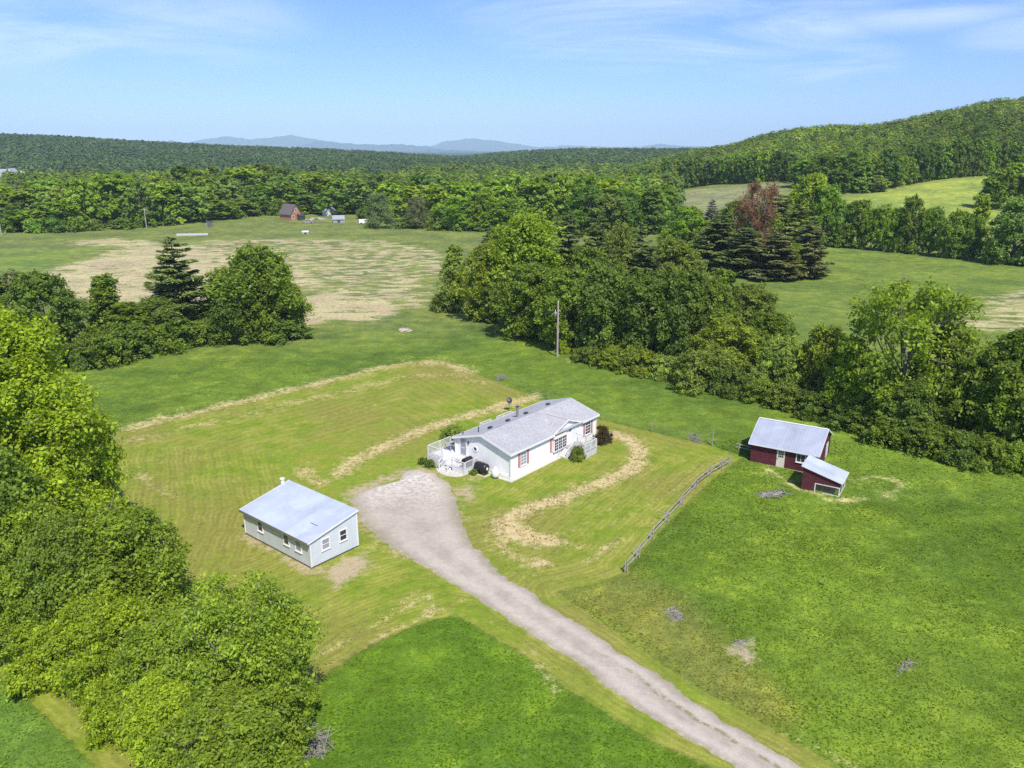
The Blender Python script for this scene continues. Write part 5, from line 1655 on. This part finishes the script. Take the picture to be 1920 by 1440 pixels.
# ------------------------------------------------------------------ poles
def pole(px, py, top, r, label, transformer=False, arm=False, mat='pole_wood'):
    g = G(px, py); h = z_for(g, top) - g[2]
    o = empty('utility_pole', tuple(g), 0, label, 'utility pole')
    mb = MB(); mb.tube([(0, 0, -.5), (0, 0, h)], [r, r * .75], 10); mb.build('pole', M[mat], o)
    if transformer:
        mb = MB(); mb.lathe([(0, 0), (.27, .03), (.28, .85), (.2, .95), (0, .98)], (-.42, -.05, h * .72), n=16); t = mb.build('transformer', M['grey_metal'], o, True)
        mb = MB(); mb.tube([(-.42, -.05, h * .72 + .95), (-.42, -.05, h * .72 + 1.25)], .06, 8); mb.build('bushing', M['tank_white'], t)
        mb = MB(); mb.box((-.2, -.06, h * .72 + .3), (-.1, .06, h * .72 + .4)); mb.build('bracket', M['dark_metal'], o)
        mb = MB(); mb.lathe([(0, h), (.07, h + .02), (.05, h + .14), (0, h + .16)], n=8); mb.build('insulator', M['tank_white'], o)
    if arm:
        mb = MB(); mb.box((-1.1, -.06, h - .7), (1.1, .06, h - .58)); mb.build('crossarm', M[mat], o)
        for x in (-1, 0, 1):
            mb = MB(); mb.lathe([(0, 0), (.06, .01), (.05, .13), (0, .15)], (x, 0, h - .58 if x else h), n=8); mb.build('insulator', M['tank_white'], o)
    return o
pole(1045, 670, 566, .17, 'pale wooden utility pole with a transformer in front of the tree clump', True)
pole(387, 606, 532, .15, 'thin grey pole in the left hedge beside the tall pine', mat='pale_bark')
pole(275, 428, 390, .2, 'distant bare utility pole against the far treeline, left of the hoop house', arm=True)
pole(441, 402, 376, .2, 'distant pale utility pole left of the orange red farmhouse', arm=True)
pole(3, 442, 396, .24, 'pale utility pole at the left border of the far field', arm=True)

# ------------------------------------------------------------------ farmstead far across the field
g = G(556, 413)
fh = empty('farmhouse', tuple(g), math.radians(-38), 'orange red gabled farmhouse with a steep grey roof at the far treeline', 'house')
mb = MB(); mb.prism([(0, -3.0, -.5), (0, 3.0, -.5), (0, 3.0, 3.0), (0, 0, 7.0), (0, -3.0, 3.0)], (-8.5, 0, 0)); mb.build('wall', M['brick_red'], fh)
mb = MB()
for s in (-1, 1):
    mb.prism([(.35, s * 3.5, 2.45), (.35, 0, 7.1), (.35, 0, 7.3), (.35, s * 3.5, 2.65)], (-9.2, 0, 0))
mb.build('roof', M['dark_roof'], fh)
fw = Wall(lambda a, o, z: (o, a, z))
window(fh, fw, -.55, .55, 3.9, 5.1, 'glass', 2, 2, .12); window(fh, fw, -2.2, -1.2, 1, 2.3, 'glass', 2, 2, .12)
mb = MB(); mb.box((.02, .4, -.4), (2.4, 3.2, 1.9)); mb.prism([(.02, .3, 2.6), (2.6, .3, 1.902), (2.6, .3, 2.05), (.02, .3, 2.75)], (0, 3.0, 0)); mb.build('lean_to', M['dark_metal'], fh)
def gable_shed(px, py, rz, L, Wd, h, rh, wm, rm, label, name='farm_shed'):
    o = empty(name, tuple(G(px, py)), rz, label, 'shed')
    mb = MB(); mb.prism([(-L / 2, -Wd / 2, -.4), (-L / 2, Wd / 2, -.4), (-L / 2, Wd / 2, h), (-L / 2, 0, h + rh), (-L / 2, -Wd / 2, h)], (L, 0, 0)); mb.build('wall', M[wm], o)
    mb = MB()
    k = rh / (Wd / 2)
    for s in (-1, 1):
        mb.prism([(-L / 2 - .2, s * (Wd / 2 + .3), h - .3 * k + .03), (-L / 2 - .2, 0, h + rh + .03), (-L / 2 - .2, 0, h + rh + .15), (-L / 2 - .2, s * (Wd / 2 + .3), h - .3 * k + .15)], (L + .4, 0, 0))
    mb.build('roof', M[rm], o)
    mb = MB(); mb.box((-.6, -Wd / 2 - .04, -.3), (.6, -Wd / 2 - .003, min(h - .1, 2))); mb.build('door', M['dark_metal'], o)
    return o
gable_shed(635, 417, .25, 5.2, 4.0, 1.6, 1.5, 'grey_paint', 'grey_paint', 'low grey roofed farm shed right of the orange red farmhouse')
gable_shed(617, 404, 1.2, 5.5, 4.0, 2.6, 1.4, 'plastic_white', 'grey_paint', 'small white gabled farm shed behind the low grey one')
gable_shed(573, 438, .1, 2.2, 1.3, .7, .3, 'plastic_white', 'plastic_white', 'tiny white hut standing alone in the grass below the farmhouse', 'field_hut')
# outhouse
g = G(393, 426)
oh = empty('outhouse', tuple(g), .5, 'small dark brown outhouse with one pale wall beside the hoop house', 'outhouse')
mb = MB(); mb.prism([(-1.1, -1.1, -.3), (1.1, -1.1, -.3), (1.1, -1.1, 2.2), (-1.1, -1.1, 2.7)], (0, 2.2, 0)); mb.build('wall', M['dark_roof'], oh)
mb = MB(); mb.prism([(-1.3, -1.3, 2.76), (1.3, -1.3, 2.17), (1.3, -1.3, 2.27), (-1.3, -1.3, 2.86)], (0, 2.6, 0)); mb.build('roof', M['grey_metal'], oh)
mb = MB(); mb.box((-1.16, -.8, -.2), (-1.103, .8, 2.3)); mb.build('door', M['door_white'], oh)
# low hoop house
g = G(362, 441)
hh = empty('hoop_house', tuple(g), .12, 'long low pale plastic hoop house at the far side of the hay field', 'greenhouse')
mb = MB()
arc = [(math.cos(a) * 1.3, math.sin(a) * .85) for a in np.linspace(0, math.pi, 11)]
mb.prism([(-6, y, z - .1) for y, z in arc], (12, 0, 0)); mb.build('cover', M['deck_grey'], hh)
mb = MB()
for x in np.linspace(-6, 6, 7):
    mb.tube([(x, y * 1.03, z * 1.03 - .1) for y, z in arc], .04, 5, False)
mb.build('hoops', M['grey_metal'], hh)
# white van by the willow
g = G(683, 420)
vn = empty('parked_van', tuple(g), .3, 'white van parked under the big grey willow', 'van')
mb = MB(); mb.prism([(-2.4, -.95, .4), (2.4, -.95, .4), (2.4, -.95, 1.1), (1.7, -.95, 1.25), (1.1, -.95, 2.1), (-2.4, -.95, 2.2)], (0, 1.9, 0)); b = mb.build('body', M['tank_white'], vn)
mb = MB(); mb.box((.1, -.97, 1.3), (1.1, -.952, 1.9)); mb.prism([(1.72, -.85, 1.27), (1.14, -.85, 2.06), (1.16, -.85, 2.07), (1.75, -.85, 1.28)], (0, 1.7, 0)); mb.build('window', M['glass'], vn)
for x in (-1.5, 1.5):
    for y in (-.98, .8):
        mb = MB(); mb.lathe([(0, 0), (.36, 0), (.36, .18), (0, .18)], (x, y, .36), axis=1, n=14); mb.build('wheel', M['black_metal'], vn)
# heap of boards and junk beside the farmhouse
def junk(px, py, n, ext, label, mat, name='scrap_pile', cat='scrap pile', seed=1, ln=(.5, 1.6), th=(.05, .12), flat=.25):
    rnd = random.Random(seed)
    o = empty(name, tuple(G(px, py)), rnd.uniform(0, 3), label, cat)
    mb = MB()
    for i in range(n):
        a = rnd.uniform(0, 6.28); r = math.sqrt(rnd.random())
        p = Vector((math.cos(a) * r * ext[0], math.sin(a) * r * ext[1], rnd.uniform(.02, 1) * ext[2] * (1.1 - r)))
        d = Vector((rnd.uniform(-1, 1), rnd.uniform(-1, 1), rnd.uniform(-flat, flat))).normalized() * rnd.uniform(*ln) / 2
        t = rnd.uniform(*th)
        p.z += .05
        if t > .1 and name == 'scrap_pile': mb.bar(p - d, p + d, t * 4, t)
        else: mb.tube([p - d, p + d * .2 + Vector((rnd.uniform(-.1, .1), rnd.uniform(-.1, .1), .03)), p + d], [t, t * .8, t * .4], 5)
    mb.build('sticks' if name != 'scrap_pile' else 'boards', M[mat], o)
    return o
junk(590, 412, 60, (6, 3, 1.2), 'scattered pale scrap between the farmhouse and the grey shed', 'stone', seed=4, ln=(1, 2.6), th=(.08, .3))
junk(578, 418, 40, (5, 2, .8), 'heap of grey scrap in front of the orange red farmhouse', 'dead_wood', seed=5, ln=(1, 2.4), th=(.08, .25))
# houses at the foot of the far ridge
def far_house(px, py, rz, L, Wd, h, rh, label, rm='grey_paint'):
    o = empty('white_house', tuple(G(px, py)), rz, label, 'house')
    mb = MB(); mb.prism([(-L / 2, -Wd / 2, -1), (-L / 2, Wd / 2, -1), (-L / 2, Wd / 2, h), (-L / 2, 0, h + rh), (-L / 2, -Wd / 2, h)], (L, 0, 0)); mb.build('wall', M['plastic_white'], o)
    mb = MB(); k = rh / (Wd / 2)
    for s in (-1, 1): mb.prism([(-L / 2 - .4, s * (Wd / 2 + .4), h - .4 * k + .04), (-L / 2 - .4, 0, h + rh + .04), (-L / 2 - .4, 0, h + rh + .25), (-L / 2 - .4, s * (Wd / 2 + .4), h - .4 * k + .25)], (L + .8, 0, 0))
    mb.build('roof', M[rm], o)
    for i in range(3):
        x = -L / 2 + L * (i + .5) / 3
        mb = MB(); mb.box((x - .6, -Wd / 2 - .06, 1.2), (x + .6, -Wd / 2 - .005, 3)); mb.build('window', M['glass'], o)
    return o
far_house(4, 330, .1, 13, 9, 4.5, 3.5, 'big white house with grey roof at the foot of the far ridge, left border')
far_house(24, 329, 1.4, 9, 8, 4.5, 4, 'white gabled house right of the big one below the far ridge')
far_house(47, 329, .2, 8, 6, 2.6, 2.2, 'low white outbuilding at the foot of the far ridge', 'plastic_white')
# ------------------------------------------------------------------ heaps in the grass
junk(1264, 1156, 150, (1.1, .6, .2), 'heap of pale grey sticks in the meadow right of the driveway', 'dead_wood', 'stick_pile', 'stick pile', 11, (.3, .9), (.015, .035), .07)
junk(1392, 1224, 190, (1.4, .9, .12), 'larger heap of grey sticks on bare earth in the meadow', 'dead_wood', 'stick_pile', 'stick pile', 12, (.25, .8), (.012, .03), .06)
junk(1696, 1253, 34, (1.3, .25, .06), 'thin scatter of pale sticks far right in the meadow', 'dead_wood', 'stick_pile', 'stick pile', 13, (.3, .9), (.012, .03), .05)
junk(1446, 928, 50, (1.7, .4, .18), 'heap of weathered poles in the grass in front of the barn', 'dead_wood', 'stick_pile', 'stick pile', 14, (.8, 2.2), (.025, .05), .05)
junk(573, 1400, 240, (1.6, .9, 1.5), 'tangle of silvery dead branches at the foot of the lawn corner tree', 'dead_wood', 'dead_branches', 'dead branches', 15, (.6, 1.9), (.012, .03), .6)
junk(940, 712, 50, (1.2, .6, .8), 'small grey brush heap where the wire fence begins', 'dead_wood', 'stick_pile', 'stick pile', 16, (.5, 1.4), (.015, .03), .5)
junk(1305, 824, 60, (1.6, .6, .7), 'grey dry brush against the wire fence near its tall end post', 'dead_wood', 'stick_pile', 'stick pile', 17, (.5, 1.4), (.012, .025), .5)
def boulder(px, py, r, label, seed):
    rnd = np.random.RandomState(seed)
    import bmesh
    bm = bmesh.new(); bmesh.ops.create_icosphere(bm, subdivisions=3, radius=1)
    for v in bm.verts:
        c = np.array(v.co)
        k = 1 + .2 * math.sin(c[0] * 4 + seed) * math.sin(c[1] * 3.3) + .12 * math.sin(c[2] * 7 + c[0] * 5)
        v.co = (c[0] * r * k * 1.3, c[1] * r * k, max(c[2] * r * k * .45, -.1))
    me = bpy.data.meshes.new('boulder'); bm.to_mesh(me); bm.free(); me.materials.append(M['stone'])
    o = bpy.data.objects.new('boulder', me); col.objects.link(o); o.location = tuple(G(px, py)); o.rotation_euler = (0, 0, seed)
    tag(o, label, 'boulder')
boulder(759, 620, .9, 'pale flat boulder alone in the back meadow', 3)
# shrubs at the house, placed by the walls they grow against
def house_shrub(x, y, w, h, colour, label, kind='shrub', lod=1, var=0):
    H, R = NOM[kind]
    cm, tm = tree_mesh(kind, lod, var)
    p = L2W(HO, HA, x, y)
    root = empty(NAMES[kind], (p[0], p[1], 0), x, label, 'shrub')
    root.scale = (w / 2 / R, w / 2 / R, h / H)
    for nm, m_ in (('stem', tm), ('foliage', cm)):
        c = bpy.data.objects.new(nm, m_); col.objects.link(c); c.parent = root
        c.color = (*COL[colour], 1)
house_shrub(8.45, -2.35, 1.7, 1.5, 'olive', 'round olive green shrub in front of the porch stairs', var=1)
house_shrub(14.5, -1.75, 1.9, 1.9, 'maroonleaf', 'round dark maroon-green shrub at the far front corner of the house', var=2)
house_shrub(-1.35, 3.75, 1.0, .55, 'mid', 'small green shrub between the deck railing and the fuel tank', lod=2)
house_shrub(-2.8, 8.6, 1.3, .75, 'dark', 'low dark green shrub along the skirt of the upper deck', lod=2)
house_shrub(-2.8, 9.8, 1.0, .7, 'dark', 'small dark shrub at the outer corner of the upper deck', lod=2)
house_shrub(4.8, 12.4, 2.9, 1.6, 'pale', 'loose pale green shrub behind the left end of the house', var=2)


# ------------------------------------------------------------------ air, light and sky
hz = MB().box((-23000, -600, -2.5), (23000, 24000, 600)).build('haze', None)
hz.data.materials.clear()
hm, nt, out = new_mat('air')
vol = nt.nodes.new('ShaderNodeVolumePrincipled')
vol.inputs['Color'].default_value = (.62, .85, 1, 1)
vol.inputs['Density'].default_value = 6.8e-5
vol.inputs['Anisotropy'].default_value = -.35
nt.links.new(vol.outputs[0], out.inputs['Volume'])
hz.data.materials.append(hm)
tag(hz, 'thin blue haze in the distance', 'haze', kind='stuff')

EL = math.radians(53)
SX, SY = .32, -.95
S = Vector((SX, SY, 0)).normalized() * math.cos(EL) + Vector((0, 0, math.sin(EL)))
sl = bpy.data.lights.new('sun', 'SUN')
sl.energy = 4.0
sl.angle = math.radians(.6)
sl.color = (1, .93, .82)
so = bpy.data.objects.new('sun', sl); col.objects.link(so)
so.rotation_euler = S.to_track_quat('Z', 'Y').to_euler()

w = bpy.data.worlds.new('World'); sc.world = w
w.use_nodes = True
nt = w.node_tree; nt.nodes.clear(); k = NT(nt)
sky = k.n('TexSky', sky_type='NISHITA', sun_disc=False)
sky.sun_elevation = EL
sky.sun_rotation = math.atan2(SX, SY)
sky.air_density = 1.0; sky.dust_density = .3; sky.ozone_density = 3.0; sky.altitude = 300
tc = k.n('TexCoord')
sep = k.n('SeparateXYZ'); k.l(tc.outputs['Generated'], sep.inputs[0])
# thin cirrus high overhead
zc_ = k.math('ADD', k.math('MAXIMUM', sep.outputs[2], 0), .09)
cx, cy = k.math('DIVIDE', sep.outputs[0], zc_), k.math('DIVIDE', sep.outputs[1], zc_)
cmb = k.n('CombineXYZ'); k.l(k.math('MULTIPLY', cx, .8), cmb.inputs[0]); k.l(cy, cmb.inputs[1])
n1 = k.noise(cmb.outputs[0], .75, 8, .62, .9)
n0 = k.noise(cmb.outputs[0], .22, 3, .5)
az = k.math('DIVIDE', sep.outputs[0], k.math('MAXIMUM', sep.outputs[1], .05))
mask = None
for a0, e0, ra, re_, st in ((.2, .138, .22, .05, 1.0), (.48, .15, .16, .03, .7), (.36, .092, .1, .022, .6), (-.55, .135, .3, .06, .6), (.62, .11, .1, .02, .5), (-.02, .155, .07, .02, .5)):
    qa = k.math('POWER', k.math('ABSOLUTE', k.math('DIVIDE', k.math('SUBTRACT', az, a0), ra)), 2.0)
    qe = k.math('POWER', k.math('ABSOLUTE', k.math('DIVIDE', k.math('SUBTRACT', sep.outputs[2], e0), re_)), 2.0)
    g_ = k.math('MULTIPLY', k.smooth(k.math('ADD', qa, qe), 1.6, 0.0), st)
    mask = g_ if mask is None else k.math('MAXIMUM', mask, g_)
mask = k.math('MAXIMUM', mask, k.math('MULTIPLY', k.smooth(sep.outputs[2], .15, .35), k.smooth(n0, .45, .62)))
cl = k.math('MULTIPLY', k.smooth(n1, .36, .72), mask)
tint = k.mix(1.0, sky.outputs[0], (.45, .57, .94), 'MULTIPLY')
c = k.mix(k.math('MULTIPLY', cl, .85), tint, (5.0, 5.6, 6.5))
bg = k.n('Background'); bg.inputs[1].default_value = .14
k.l(c, bg.inputs[0])
wo = k.n('OutputWorld'); k.l(bg.outputs[0], wo.inputs[0])

sc.view_settings.view_transform = 'Standard'
sc.view_settings.look = 'None'
sc.view_settings.exposure = 0.52
sc.view_settings.gamma = 1
sc.render.engine = 'CYCLES'
cy_ = sc.cycles
cy_.max_bounces = 6; cy_.diffuse_bounces = 3; cy_.glossy_bounces = 2; cy_.transmission_bounces = 3; cy_.volume_bounces = 0; cy_.transparent_max_bounces = 4
cy_.use_denoising = False
cy_.caustics_reflective = False; cy_.caustics_refractive = False
